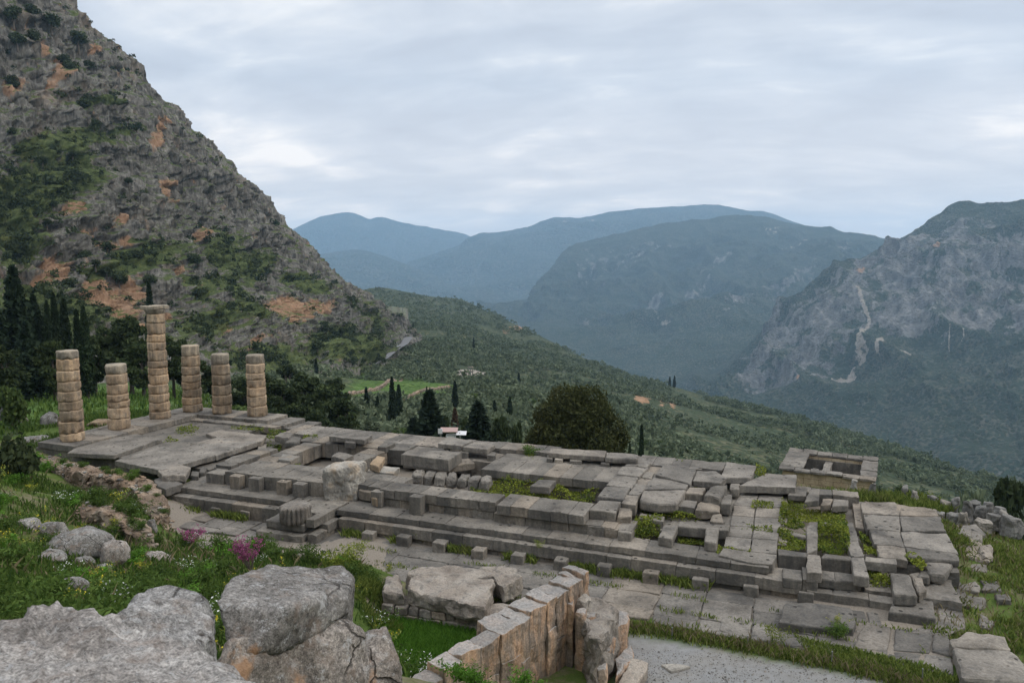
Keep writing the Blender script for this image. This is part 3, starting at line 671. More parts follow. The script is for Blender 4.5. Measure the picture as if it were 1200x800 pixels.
# the temple: one thing, its steps, walls and floors are its parts
TEMPLE = empty('temple_foundation', (0, 0, 0), 'long grey stone foundation of a ruined temple with stepped sides, below the valley', 'temple ruin')
ST, SL, OC, PA, WE = M['temple_stone'], M['slab_stone'], M['ochre_stone'], M['pale_stone'], M['weathered_stone']
def part(name, bm, mat=None): return bm_obj(name, bm, mat or ST, TEMPLE)
def thing(name, bm, label, cat, group=None, mat=None):
    vs = [v.co for v in bm.verts]; c = sum(vs, Vector()) / len(vs); c.z = min(v.z for v in vs)
    return tag(bm_obj(name, bm, mat or ST, origin=c), label, cat, group)

# north steps: lower course standing on the paving, upper course set back on it
part('step', course(-40.6, -30.55, 38.95, 40.6, -0.10, 0.90, 8))
part('step', course(-40.0, -30.6, 39.62, 41.3, 0.93, 1.29, 7))
part('step', course(-26.2, 0.95, 38.95, 40.6, 0.28, 0.92, 13))
part('plinth_course', course(-26.0, 0.85, 39.12, 40.4, -0.15, 0.27, 20, rough=0.035))
part('step', course(-26.6, -0.62, 39.42, 41.2, 0.94, 1.30, 13))
part('floor_course', course(-40.0, -9.5, 41.0, 42.6, 0.80, 1.27, 18, rough=0.03))
# western end of the steps
part('step', course(1.75, 3.75, 40.15, 41.0, 0.45, 0.93, 2)); part('step', course(0.98, 1.72, 39.35, 41.0, 0.20, 0.98, 1))
part('plinth_course', course(1.2, 5.3, 39.25, 40.1, -0.1, 0.42, 3))

# projecting ramp pier with its blocks
part('ramp_pier', course(-30.6, -27.2, 36.55, 38.4, -0.10, 0.42, 3, rough=0.04))
part('ramp_pier', course(-30.2, -27.4, 37.0, 38.9, 0.44, 0.98, 1, rough=0.05, bev=0.09))
part('ramp_pier', course(-27.35, -26.75, 37.2, 40.0, 0.80, 1.32, 2, 'v'))
part('ramp_pier', course(-27.1, -26.3, 38.0, 39.3, 0.28, 0.80, 1))
part('ramp_pier', course(-30.5, -26.8, 38.4, 42.2, 0.7, 1.27, 3, rough=0.03))
part('ramp_pier', course(-27.0, -26.4, 36.9, 39.0, -0.1, 0.5, 3, 'v', rough=0.06))

def quad(z, pts): return [at(x, y, z) for x, y in pts]
def Q(kind, z, h, pts, label=None, cat='stone block', group=None, mat=None, rough=0.03, bev=0.06, tilt=None):
    SEED[0] += 1; bm = newbm(); p = quad(z, pts)
    p = [Vector((a.x + random.uniform(-.05, .05), a.y + random.uniform(-.05, .05), a.z + random.uniform(-.025, .025))) for a in p]; bev *= random.uniform(.6, 1.5)
    if tilt: p = [Vector((a.x, a.y, a.z + t)) for a, t in zip(p, tilt)]
    add_block(bm, p, h, bev, rough, 0.55, SEED[0])
    if label: return thing(kind, bm, label, cat, group, mat)
    return part(kind, bm, mat)
def multi(kind, z, h, quads, mat=None, rough=0.03, bev=0.05):
    bm = newbm()
    for q in quads: SEED[0] += 1; add_block(bm, quad(z + random.uniform(-.02, .02), q), h, bev, rough, 0.55, SEED[0])
    return part(kind, bm, mat)

# ---- east end: floor under the six columns
def zpx(x, y): return uv(at(x, y, 2.3))
part('stylobate', course(-57.2, -53.2, 42.6, 58.9, 1.80, 2.30, 9, 'v', rough=0.03), SL)
part('stylobate', course(-53.2, -45.0, 55.9, 58.9, 1.75, 2.30, 6, rough=0.03), SL)
part('step', course(-53.2, -43.4, 54.9, 55.85, 1.40, 1.98, 7), SL)
part('step', course(-44.9, -43.2, 55.9, 59.2, 1.3, 2.02, 3, 'v'), SL); part('step', course(-43.1, -41.5, 55.9, 59.4, 1.1, 1.72, 3, 'v'), SL)
part('foundation_wall', course(-57.6, -45.0, 42.7, 59.2, 0.2, 1.78, 1))
Q('paving_slab', 2.12, 0.36, [(78, 530), (133, 533), (189, 514), (160, 508), (96, 520)], mat=SL)
Q('paving_slab', 2.05, 0.45, [(136, 539), (158, 544), (205, 527), (190, 521)], mat=SL)
Q('paving_slab', 2.06, 0.45, [(158, 544), (188, 551), (252, 533), (206, 526)], mat=SL)
Q('paving_slab', 2.04, 0.45, [(206, 526), (254, 533), (303, 517), (255, 512)], mat=SL)
Q('paving_slab', 2.05, 0.42, [(222, 520), (255, 512), (306, 517), (312, 510), (258, 503), (240, 508)], mat=SL)
Q('paving_slab', 2.02, 0.55, [(184, 551), (190, 556), (218, 556), (223, 547), (206, 542)], mat=SL, bev=0.16, rough=0.05)
Q('support_block', 1.58, 0.5, [(209, 560), (218, 560), (219, 555), (210, 555)], mat=PA); Q('support_block', 1.58, 0.5, [(223, 557), (232, 558), (234, 552), (225, 551)]); Q('support_block', 1.6, 0.5, [(233, 553), (240, 553), (243, 547), (235, 547)])
Q('support_block', 1.62, 0.6, [(302, 527), (312, 525), (312, 520), (303, 520)]); Q('support_block', 1.62, 0.6, [(266, 543), (280, 540), (284, 532), (268, 536)])
Q('paving_slab', 1.55, 0.55, [(185, 570), (194, 573), (214, 566), (190, 558), (180, 562)], mat=SL)
Q('beam_block', 1.78, 0.42, [(251, 547), (266, 549), (292, 537), (290, 532), (272, 534)])
part('foundation_wall', course(-47.5, -40.5, 43.5, 54.5, 0.3, 1.40, 6, 'v', rough=0.03))
part('foundation_wall', course(-53.0, -47.6, 42.7, 54.6, 0.3, 1.5, 5, 'v', rough=0.03))

# ---- cella walls on the north side, two courses high
part('foundation_wall', course(-37.0, -27.6, 41.25, 43.3, 1.28, 2.25, 9, rows=1, rough=0.03))
part('foundation_wall', course(-38.6, -37.05, 41.1, 42.3, 1.28, 2.0, 1))
part('foundation_wall', course(-37.0, -24.0, 43.35, 44.8, 1.1, 2.16, 9, rough=0.03))
part('foundation_wall', course(-39.6, -38.2, 43.2, 48.6, 1.0, 2.0, 5, 'v', rough=0.03))
part('foundation_wall', course(-37.2, -35.6, 44.9, 50.8, 1.0, 2.12, 5, 'v', rough=0.03)); part('foundation_wall', course(-31.2, -29.5, 44.9, 50.8, 1.0, 2.14, 5, 'v', rough=0.03))
part('foundation_wall', course(-38.0, -28.0, 50.9, 53.0, 1.0, 2.18, 8, rough=0.03)); part('foundation_wall', course(-28.0, -20.5, 50.6, 53.2, 0.9, 2.05, 5, rough=0.04))
part('foundation_wall', course(-24.4, -16.4, 41.0, 42.7, 1.82, 2.42, 8)); part('foundation_wall', course(-24.2, -12.6, 41.1, 42.9, 1.28, 1.80, 11, rough=0.035))
part('foundation_wall', course(-16.15, -10.75, 40.55, 42.9, 1.88, 2.46, 5)); part('foundation_wall', course(-16.4, -9.0, 40.75, 42.6, 1.28, 1.86, 8, rough=0.04))
part('foundation_wall', course(-27.4, -24.6, 41.6, 43.2, 1.28, 2.3, 3))
for pu, pw in ((-36.1, .85), (-34.5, .9), (-32.15, .82), (-30.85, .85)):
    part('pier_block', course(pu, pu + pw, 40.62, 41.2, 1.29, 2.18, 1))
part('pier_block', course(-21.9, -21.1, 40.3, 40.97, 1.3, 2.42, 1)); part('pier_block', course(-24.9, -24.1, 40.7, 41.3, 1.3, 2.3, 1))
Q('foundation_block', 2.46, 0.62, [(690, 596), (722, 600), (728, 587), (702, 585)]); Q('foundation_block', 2.3, 0.62, [(723, 603), (740, 604), (741, 595), (724, 594)], bev=0.1, rough=0.06)
part('foundation_wall', course(-10.6, -8.0, 40.7, 42.4, 1.28, 1.84, 3, rough=0.04))
# south cella wall: one long dressed course facing the overgrown floor
part('foundation_wall', course(-20.4, -7.6, 48.25, 51.4, 1.62, 2.20, 11, rough=0.02)); part('foundation_wall', course(-20.2, -7.6, 48.5, 51.2, 0.7, 1.60, 12, rough=0.04))
part('foundation_wall', course(-20.3, -7.6, 51.45, 53.3, 1.55, 2.16, 9, rough=0.02))
# south flank: low row with slabs bridging small supports
part('step', course(-41.4, -21.5, 53.4, 56.6, 1.35, 2.05, 14, rough=0.035), SL); part('step', course(-22.0, -16.6, 53.45, 55.6, 1.9, 2.42, 5, rough=0.03))
part('step', course(-10.3, -5.6, 53.5, 56.0, 1.7, 2.25, 4, rough=0.03), SL); part('foundation_wall', course(-41.0, -5.6, 56.1, 58.2, -0.6, 1.6, 22, rough=0.04))
part('floor_course', course(-21.0, -10.3, 53.3, 54.0, 1.2, 1.95, 7))

# ---- stepping slabs of the west cross wall
for q in ([(699, 581), (730, 585), (738, 571), (710, 569)], [(711, 568), (741, 570.5), (749, 559), (720, 556.5)], [(722, 555.5), (750, 558), (759, 547), (729, 546)], [(731, 545.5), (759, 546.5), (764, 541), (737, 541)]):
    Q('cross_wall', 2.46, 0.75, q, mat=SL)
for q in ([(729, 589), (744, 591), (749, 580.5), (734, 579.5)], [(737, 578), (750, 580), (758, 568), (744, 566)]): Q('cross_wall', 2.36, 0.7, q, mat=SL)
Q('foundation_block', 2.3, 0.6, [(751, 558), (764, 560), (767, 553), (753, 552)])
Q('paving_slab', 2.35, 0.62, [(749, 586), (770, 590), (794, 589), (804, 573), (753, 574)], mat=SL, bev=0.12)
Q('paving_slab', 2.33, 0.6, [(754, 573), (804, 572), (806, 567), (768, 557), (760, 566)], mat=SL)
Q('paving_slab', 2.50, 0.4, [(768, 556), (810, 564), (816, 551), (778, 545)], mat=SL, tilt=(.0, -.12, .1, .1))
Q('paving_slab', 2.42, 0.45, [(811, 562), (844, 566), (852, 560), (839, 552), (817, 550)], mat=SL, tilt=(0, .0, .05, .05, -.1))
Q('foundation_block', 2.2, 0.6, [(802, 577), (823, 579), (826, 571), (807, 570)]); Q('foundation_block', 2.38, 0.85, [(824, 579), (844, 584), (854, 566), (832, 570)], bev=0.1, rough=0.06)
Q('foundation_block', 1.98, 0.5, [(793, 593), (814, 595), (818, 587), (798, 585)]); Q('foundation_block', 1.95, 0.5, [(815, 597), (843, 600), (844, 589), (820, 588)], rough=0.06)
Q('foundation_block', 2.1, 0.7, [(845, 590), (856, 591), (858, 578), (846, 578)]); Q('foundation_block', 2.05, 0.6, [(855, 572), (866, 573), (868, 566), (856, 566)])
part('floor_course', course(-8.0, 0.2, 43.0, 52.5, 0.4, 1.30, 5, rough=0.04))
# frame of beams round the planted pits
for q in ([(724, 622), (740, 624), (746, 611), (730, 609)], [(772, 629), (789, 632), (794, 615), (778, 613)], [(826, 633), (841, 636), (844, 619), (828, 618)]): Q('beam_block', 1.84, 0.55, q)
Q('beam_block', 1.72, 0.6, [(746, 607), (778, 611), (778, 605), (750, 600)]); Q('beam_block', 1.80, 0.6, [(794, 616), (854, 621), (855, 615), (796, 610)]); Q('beam_block', 1.92, 0.5, [(832, 610), (848, 612), (845, 602), (836, 603)])
# paved floor further west
fl = []
rows = [(848, 640, 879, 645, 910, 648), (851, 627, 881, 630, 911, 632), (855, 615, 883, 617, 914, 619), (858, 603, 884, 605, 917, 606), (860, 591, 886, 593, 918, 594), (865, 581, 888, 582, 918, 583), (872, 573, 890, 574, 917, 575)]
for a, b in zip(rows[:-1], rows[1:]):
    fl.append([(a[0], a[1]), (a[2] - .5, a[3]), (b[2] - .5, b[3] + .6), (b[0], b[1] + .6)]); fl.append([(a[2] + .5, a[3]), (a[4], a[5]), (b[4], b[5] + .6), (b[2] + .5, b[3] + .6)])
multi('paving_slab', 1.42, 0.5, fl, SL, rough=0.025)
multi('paving_slab', 1.40, 0.5, [[(842, 650), (875, 658), (905, 661), (911, 649), (880, 646), (848, 641)]], SL)
# upper slabs along the south west
Q('paving_slab', 2.34, 0.45, [(844, 559), (881, 560), (887, 545), (852, 541)], mat=SL); Q('paving_slab', 2.30, 0.45, [(818, 548), (846, 551), (852, 541), (824, 541)], mat=SL)
Q('paving_slab', 2.12, 0.5, [(867, 569), (932, 571), (933, 556), (898, 554), (884, 561)], mat=SL); Q('foundation_block', 1.72, 0.4, [(924, 580), (945, 581), (947, 572), (926, 571)])
Q('foundation_block', 1.9, 0.42, [(942, 587), (960, 586), (962, 573), (948, 572)]); Q('foundation_block', 1.62, 0.42, [(961, 591), (973, 591), (976, 584), (964, 584)]); Q('foundation_block', 1.62, 0.42, [(974, 592), (994, 592), (995, 585), (976, 584)])
part('foundation_wall', course(-4.0, 4.6, 53.0, 54.2, 0.1, 1.5, 6, rough=0.04)); part('foundation_wall', course(-6.0, 9.5, 54.3, 55.6, -1.8, 0.45, 9, rough=0.04))
# beams between the pits
Q('beam_block', 1.40, 0.55, [(945, 648), (958, 644), (958, 612), (944, 615)], mat=SL); Q('beam_block', 1.38, 0.4, [(911, 624), (944, 629), (944, 626), (912, 620)]); Q('beam_block', 1.44, 0.9, [(912, 649), (946, 652), (945, 647), (912, 642)])
Q('beam_block', 1.40, 0.55, [(945, 670), (963, 671), (962, 650), (945, 649)], mat=SL); Q('beam_block', 1.42, 0.8, [(962, 653), (998, 656), (998, 651), (966, 648)]); Q('beam_block', 1.36, 0.5, [(946, 615), (990, 616), (990, 612), (948, 611)])
Q('beam_block', 1.44, 0.6, [(1002, 674), (1019, 675), (1013, 653), (996, 652)], mat=SL); Q('beam_block', 1.43, 0.6, [(996, 651), (1013, 652), (1006, 633), (993, 634)], mat=SL); Q('beam_block', 1.42, 0.6, [(992, 633), (1006, 632), (1000, 612), (990, 612)], mat=SL)
Q('beam_block', 1.40, 0.5, [(1013, 657), (1051, 661), (1051, 655), (1014, 651)]); Q('beam_block', 1.1, 0.55, [(917, 676), (940, 679), (941, 668), (917, 664)])
Q('step', 0.95, 0.5, [(956, 677), (979, 680), (979, 672), (957, 669)]); Q('step', 0.95, 0.5, [(979, 680), (1003, 681), (1002, 673), (980, 671)])
# broad platform at the west end
Q('paving_slab', 1.52, 0.5, [(1017, 619), (1055, 621), (1054, 604), (1012, 602)], mat=SL, rough=0.04); Q('paving_slab', 1.52, 0.5, [(1011, 601), (1053, 603), (1050, 588), (1008, 588)], mat=SL, rough=0.04)
Q('paving_slab', 1.50, 0.5, [(1056, 621), (1107, 622), (1102, 605), (1054, 604)], mat=SL, rough=0.05); Q('paving_slab', 1.50, 0.5, [(1054, 603), (1101, 604), (1096, 598), (1056, 594)], mat=SL, rough=0.04)
Q('paving_slab', 1.48, 0.55, [(1060, 640), (1122, 648), (1110, 624), (1056, 622)], mat=SL, rough=0.05); Q('paving_slab', 1.46, 0.5, [(1024, 636), (1060, 640), (1055, 622), (1019, 620)], mat=SL, rough=0.04)
Q('paving_slab', 1.40, 0.5, [(1030, 650), (1064, 656), (1061, 641), (1026, 637)], mat=SL, rough=0.05); Q('paving_slab', 1.42, 0.4, [(1064, 652), (1124, 656), (1122, 649), (1061, 641)], mat=SL, rough=0.05)
Q('step', 1.1, 0.5, [(1003, 618), (1013, 620), (1008, 588), (999, 586)], mat=SL)
Q('paving_slab', 1.20, 0.6, [(1088, 671), (1107, 673), (1121, 657), (1080, 653)], mat=SL, bev=0.12, rough=0.06); Q('foundation_block', 1.05, 0.5, [(1075, 674), (1088, 676), (1090, 668), (1078, 667)], bev=0.12)
Q('paving_slab', 1.05, 0.6, [(1048, 695), (1076, 697), (1066, 672), (1042, 670)], mat=SL, bev=0.1); Q('paving_slab', 0.95, 0.5, [(1076, 695), (1086, 690), (1078, 668), (1066, 671)], mat=SL, bev=0.1, rough=0.05)
Q('paving_slab', 0.42, 0.5, [(1041, 716), (1098, 724), (1092, 702), (1060, 694), (1046, 706)], mat=SL, bev=0.1)
part('foundation_wall', course(5.0, 8.6, 43.0, 54.0, -0.6, 0.98, 8, 'v', rough=0.05)); part('foundation_wall', course(3.9, 8.2, 40.2, 43.0, -0.6, 0.55, 3, rough=0.05))

# ---- loose stones lying on the ruin: things of their own
Q('raised_block', 2.95, 0.85, [(470, 532), (526, 539), (541, 529), (480, 526)], 'large flat-topped grey block raised in the middle of the temple floor', 'stone block')
Q('loose_block', 2.15, 0.5, [(526, 546), (556, 543), (550, 537), (537, 539)], 'low grey slab against the right end of the large raised block', 'stone slab')
Q('loose_block', 2.35, 0.42, [(325, 538), (341, 540), (352, 534), (331, 532)], 'squarish pale block alone in the small court between the walls', 'stone block', mat=PA)
Q('loose_block', 2.25, 0.5, [(621, 569), (644, 571), (652, 562), (631, 561)], 'squared grey block standing alone among yellow-green plants', 'stone block')
Q('loose_block', 2.45, 0.55, [(322, 511), (338, 514), (344, 508), (328, 506)], 'rough dark block beside the yellow flowers behind the big slab', 'stone block', rough=0.06, bev=0.1)
Q('loose_block', 2.35, 0.55, [(334, 517), (350, 518), (353, 511), (337, 510)], 'rounded block in front of the rough dark block by the yellow flowers', 'stone block', rough=0.06, bev=0.12)
Q('loose_block', 2.62, 0.5, [(404, 518), (416, 519), (418, 514), (406, 513)], 'small grey cube under the front of the broken bridging slab', 'stone block')
Q('bridging_slab', 2.85, 0.42, [(386, 511), (428, 515), (436, 509), (409, 505), (392, 506)], 'broken flat slab bridging a dark gap on the far edge of the temple', 'stone slab', mat=SL)
Q('loose_block', 2.45, 0.5, [(443, 523), (452, 524), (464, 519), (450, 517)], 'angular grey block left of the large raised block', 'stone block')
Q('loose_block', 2.50, 0.42, [(387, 534), (402, 538), (414, 533), (396, 529)], 'cracked grey block behind the tall pale pedestal', 'stone block', rough=0.05)
Q('loose_block', 2.72, 0.48, [(433, 543), (444, 546), (452, 535), (442, 533)], 'ochre squared block lying on a flat slab right of the pale pedestal', 'stone block', mat=OC)
Q('loose_slab', 2.22, 0.42, [(431, 551), (461, 554), (469, 547), (436, 545)], 'flat slab carrying the ochre block right of the pale pedestal', 'stone slab', mat=PA)
Q('loose_block', 2.02, 0.62, [(421, 574), (434, 577), (442, 571), (428, 568)], 'dark squared block close against the right side of the pale pedestal', 'stone block')
Q('loose_block', 1.92, 0.62, [(435, 582), (442, 584), (448, 578), (440, 577)], 'small tan squared block in front of the dark block by the pedestal', 'stone block', mat=OC)
Q('bridging_slab', 2.98, 0.38, [(513, 519), (540, 522), (554, 516), (526, 511)], 'flat slab propped on small stones behind the large raised block', 'stone slab', mat=SL)
Q('bridging_slab', 2.92, 0.40, [(542, 523), (571, 526), (581, 520), (554, 517)], 'flat slab propped over a dark hole, right of its propped neighbour', 'stone slab', mat=SL)
for i, (a, b, c) in enumerate((((519, 527), (526, 528), 'small support stone under the left end of the propped slabs'), ((541, 530), (548, 531), 'small support stone between the two propped slabs'), ((570, 533), (580, 534), 'large rough support stone at the right end of the propped slabs'))):
    Q('support_stone', 2.52, 0.55, [(a[0], a[1]), (b[0], b[1]), (b[0] + 2, b[1] - 5), (a[0] + 2, a[1] - 5)], c, 'stone block', rough=0.05)
Q('bridging_slab', 2.80, 0.40, [(642, 530), (709, 535), (712, 528), (646, 525)], 'long slab on stone cubes along the far edge below the big round tree', 'stone slab', mat=SL)
Q('bridging_slab', 2.82, 0.42, [(709, 536), (748, 538), (748, 532), (713, 529)], 'thick rounded slab at the right end of the long slab on cubes', 'stone slab', mat=SL, bev=0.12)
for a, b, c, m in ((640, 648, 'leftmost stone cube under the long slab below the round tree', ST), (650, 660, 'pale stone cube under the long slab below the round tree', PA), (668, 681, 'grey stone cube under the middle of the long slab', ST), (704, 714, 'grey stone cube where the long slab meets the thick one', ST)):
    yy = 537 + (a - 640) * 0.085
    Q('support_stone', 2.42, 0.55, [(a, yy), (b, yy + .8), (b + 1, yy - 4), (a + 1, yy - 4.6)], c, 'stone block', mat=m)
# weathered row of rounded white blocks
bm = newbm()
for i in range(7):
    x0, x1 = 482 + i * 13.2, 494 + i * 13.2; y = 556 + i * 1.2; SEED[0] += 1
    add_block(bm, quad(2.02 + random.uniform(-.05, .08), [(x0, y), (x1, y + 1), (x1 + 4, y - 6), (x0 + 5, y - 7)]), 0.75, 0.16, 0.09, 0.3, SEED[0])
thing('weathered_blocks', bm, 'row of lumpy pale weathered blocks in front of the large raised block', 'stone row', mat=SL)
# cubes standing along the foot of the north steps
feet = [(222, 598, 'first small foot cube right of the rubble wall'), (252, 604, 'second small foot cube right of the rubble wall'), (286, 609, 'small foot cube nearest the ramp pier, to its left'), (430, 634, 'first small foot cube right of the ramp pier'), (471, 640, 'second small foot cube right of the ramp pier, sunk in plants'),
        (513.5, 647, 'third small foot cube right of the ramp pier'), (559, 655, 'small foot cube behind the big weathered slab corner'), (605.5, 661.5, 'small foot cube seen left of the tall retaining wall top'), (655.5, 669, 'small foot cube just right of the tall retaining wall top'), (707, 675, 'small foot cube above the three dowel holes in the paving'),
        (762, 684, 'foot cube with grass growing on its top'), (820, 691, 'second foot cube left of the stepped corner block'), (880, 699, 'foot cube with a pitted face left of the stepped corner block'), (944, 707.5, 'stepped corner foot cube under the end of the long steps')]
for x, y, lb in feet:
    p = at(x, y, 0); u_, v_ = uv(p); s = random.uniform(.36, .42); hh = random.uniform(.50, .60); SEED[0] += 1; bm = newbm()
    add_block(bm, [T(u_ - s, v_, hh), T(u_ + s, v_, hh), T(u_ + s, min(v_ + .7, 38.9), hh), T(u_ - s, min(v_ + .7, 38.9), hh)], hh + .15, .06, .03, .4, SEED[0])
    thing('foot_cube', bm, lb, 'stone block', 'small cubes along the foot of the long steps')

# ---- six columns
def drum_stack(name, x, y, toppx, label, seed, capital=False, dia=1.86, ztop_grey=True):
    base = at(x, y, 2.3); d = base.y; r0 = dia / 2
    H = (y + 2 - toppx) * math.hypot(d, 14.7) / F * 0.985
    root = empty(name, base, label, 'column', 'standing columns of the temple'); root['kind'] = 'thing'
    rnd = random.Random(seed); z = 0.0; k = 0
    body_h = H - (0.75 if capital else 0)
    hs = []
    while sum(hs) < body_h - 0.3: hs.append(rnd.uniform(0.62, 1.05))
    hs = [h * body_h / sum(hs) for h in hs]
    for k, h in enumerate(hs):
        bm = newbm(); nseg, nr = 60, 7; rings = []
        offx, offy = rnd.uniform(-.035, .035), rnd.uniform(-.035, .035); wob = rnd.uniform(.04, .09); so = Vector((seed * 9.1, k * 5.3, 1.7))
        for j in range(nr + 1):
            t = j / nr; zz = z + h * t; ring = []
            rr = r0 * (1 - 0.19 * (zz / 10.6)) - (0.02 if j in (0, nr) else 0.0)
            for i in range(nseg):
                a = 2 * math.pi * i / nseg
                fl_ = 0.022 * abs(math.sin(a * 10 + 0.3))
                p = Vector((math.cos(a), math.sin(a), 0))
                q = Vector((p.x * 1.3, p.y * 1.3, zz * 1.4)) + so
                er = mnoise.noise(q) * wob + mnoise.noise(q * 3.3) * 0.035
                if j in (0, 1, nr): er -= max(0, mnoise.noise(q * 1.6 + Vector((3, 1, 2))) + .08) * 0.30
                rad = rr - fl_ + er * 0.9
                ring.append(bm.verts.new((p.x * rad + offx, p.y * rad + offy, zz + (0.006 if j == 0 else -0.006 if j == nr else 0))))
            rings.append(ring)
        for a_, b_ in zip(rings[:-1], rings[1:]):
            for i in range(nseg): bm.faces.new((a_[i], a_[(i + 1) % nseg], b_[(i + 1) % nseg], b_[i]))
        bm.faces.new(rings[0][::-1]); bm.faces.new(rings[-1])
        lay = bm.verts.layers.float['tint']; tv = rnd.random()
        for v in bm.verts: v[lay] = tv
        top_ = (not capital) and k == len(hs) - 1
        bm_obj('drum', bm, M['column_grey'] if top_ else M['column_stone'], root, smooth=True)
        z += h
    if capital:
        bm = newbm(); nseg = 48; rt = r0 * .80; rings = []
        for zz, rr in ((z, rt - .03), (z + .12, rt + .03), (z + .3, rt + .12), (z + .40, rt + .15), (z + .42, rt + .1)):
            rings.append([bm.verts.new((math.cos(2 * math.pi * i / nseg) * (rr + mnoise.noise((i * .3, zz * 3, 4)) * .05), math.sin(2 * math.pi * i / nseg) * (rr + mnoise.noise((i * .3, zz * 3, 9)) * .05), zz)) for i in range(nseg)])
        for a_, b_ in zip(rings[:-1], rings[1:]):
            for i in range(nseg): bm.faces.new((a_[i], a_[(i + 1) % nseg], b_[(i + 1) % nseg], b_[i]))
        bm.faces.new(rings[0][::-1]); bm.faces.new(rings[-1])
        cpt = bm_obj('capital', bm, M['column_grey'], root, smooth=True)
        bm = newbm(); s = rt + .14
        add_block(bm, [(UX * a - UY * b, UY * a + UX * b, z + .75) for a, b in ((-s, -s), (s, -s), (s, s), (-s, s))], .325, .06, .04, .4, seed)
        bm_obj('abacus', bm, M['column_grey'], cpt)
    return root
drum_stack('column', 85.2, 515.4, 411, 'broken column nearest the left edge, standing apart before the cypresses', 1)
drum_stack('column', 140.4, 501.4, 427, 'shortest broken column, just left of the tallest', 2)
drum_stack('column', 187.8, 489.9, 358.5, 'tallest column, complete with its worn capital on top', 3, capital=True)
drum_stack('column', 225.9, 481.3, 405, 'slim broken column just right of the tallest, with rounded grey top', 4)
drum_stack('column', 260.7, 483.7, 415, 'broken column with smooth lower drum, between the slim one and the last', 5)
drum_stack('column', 301.5, 486.4, 416, 'rightmost broken column, on its own square plinth by the dark pines', 6)
part('plinth', course(-48.75, -46.25, 56.4, 58.7, 2.02, 2.30, 1))

# fluted drum on the ramp pier
bm = newbm(); nseg = 120; rings = []
for zz, k in ((0, .90), (.06, 1.0), (.3, 1.02), (.6, 1.0), (.9, 1.0), (.98, .94), (1.04, .80)):
    ring = []
    for i in range(nseg):
        a = 2 * math.pi * i / nseg; f = abs(math.sin(a * 10)); n = mnoise.noise((math.cos(a) * 2.2, math.sin(a) * 2.2, zz * 2.5)) + .5 * mnoise.noise((math.cos(a) * 7, math.sin(a) * 7, zz * 6))
        r = 0.96 * k * (1 - 0.17 * (1 - f) ** 1.5) + n * .075
        ring.append(bm.verts.new((math.cos(a) * r, math.sin(a) * r, zz + (mnoise.noise((math.cos(a) * 2, math.sin(a) * 2, 8)) * .10 if zz > .8 else 0))))
    rings.append(ring)
for a_, b_ in zip(rings[:-1], rings[1:]):
    for i in range(nseg): bm.faces.new((a_[i], a_[(i + 1) % nseg], b_[(i + 1) % nseg], b_[i]))
bm.faces.new(rings[-1]); bm.faces.new(rings[0][::-1])
o = bm_obj('fluted_drum', bm, WE, smooth=True); o.location = T(-28.55, 38.35, 0.985)
o.location = at(346.5, 610, 0.985); tag(o, 'squat fluted column drum, weathered brown, alone on the projecting pier', 'column drum')

# tall pale pedestal with a ragged top
def chunk(name, pts, mat, label, cat, rough=.12, res=.16, smooth_it=4, origin=True, freq=1.2, parent=None, kind=None, group=None, fine=.35):
    """irregular stone: convex hull of points, edges worn round, surface broken up by noise"""
    bm = bmesh.new()
    for p in pts: bm.verts.new(p)
    r = bmesh.ops.convex_hull(bm, input=bm.verts)
    bmesh.ops.delete(bm, geom=list({g for g in r['geom_interior'] + r['geom_unused'] if isinstance(g, bmesh.types.BMVert)}), context='VERTS')
    bmesh.ops.triangulate(bm, faces=bm.faces)
    for _ in range(7):
        le = [e for e in bm.edges if e.calc_length() > res]
        if not le or len(bm.verts) > 60000: break
        bmesh.ops.subdivide_edges(bm, edges=le, cuts=1); bmesh.ops.triangulate(bm, faces=[f for f in bm.faces if len(f.verts) > 3])
    for _ in range(smooth_it): bmesh.ops.smooth_vert(bm, verts=bm.verts, factor=.5, use_axis_x=True, use_axis_y=True, use_axis_z=True)
    bm.normal_update(); P = np.array([v.co[:] for v in bm.verts]); N = np.array([v.normal[:] for v in bm.verts])
    so = hash(label or name) % 97; so = sum(ord(ch) for ch in (label or name)) % 97
    d = fbm(P * freq + so, 5, so, .55) * rough + fbm(P * freq * 5 + so, 4, so + 5, .6, True) * rough * fine
    vo = fbm(P * freq * 2.3 + so, 3, so + 9, .5); d -= np.clip(vo - .25, 0, 1) * rough * 1.2
    P = P + N * d[:, None]
    for v, p in zip(bm.verts, P): v.co = p
    if 'tint' not in bm.verts.layers.float: bm.verts.layers.float.new('tint')
    lay = bm.verts.layers.float['tint']
    for v in bm.verts: v[lay] = .5 + .3 * math.sin(so)
    c = Vector(P.mean(0)); c.z = P[:, 2].min()
    o = bm_obj(name, bm, mat, parent, smooth=True, origin=c if parent is None else None)
    return tag(o, label, cat, group, kind) if label else o
b0 = at(401, 586, 1.28); PX = 49.5 / F
def loc(dx, dz, dd): return (b0.x + dx * PX + dd * .05, b0.y + dd, 1.25 + dz * .92 * PX)
ped = chunk('pedestal', [loc(-20, -2, 0), (loc(17, -1, -.2)), loc(-19, 18, .1), loc(17, 18, .3), loc(-24, 34, 0), loc(-22, 43, .2), loc(-6, 40, -.1), loc(8, 43, .1), loc(14, 44, .3), loc(20, 34, .3), loc(-17, 0, 1.1), loc(19, 0, 1.1), loc(25, 36, 1.4), loc(22, 45, 1.2), loc(-16, 44, 1.1), loc(5, 46, 1.1)], PA,
      'tall pale block with a ragged eroded top, standing upright on the temple edge', 'stone pedestal', rough=.17, res=.09, freq=1.4, fine=.25, smooth_it=2)

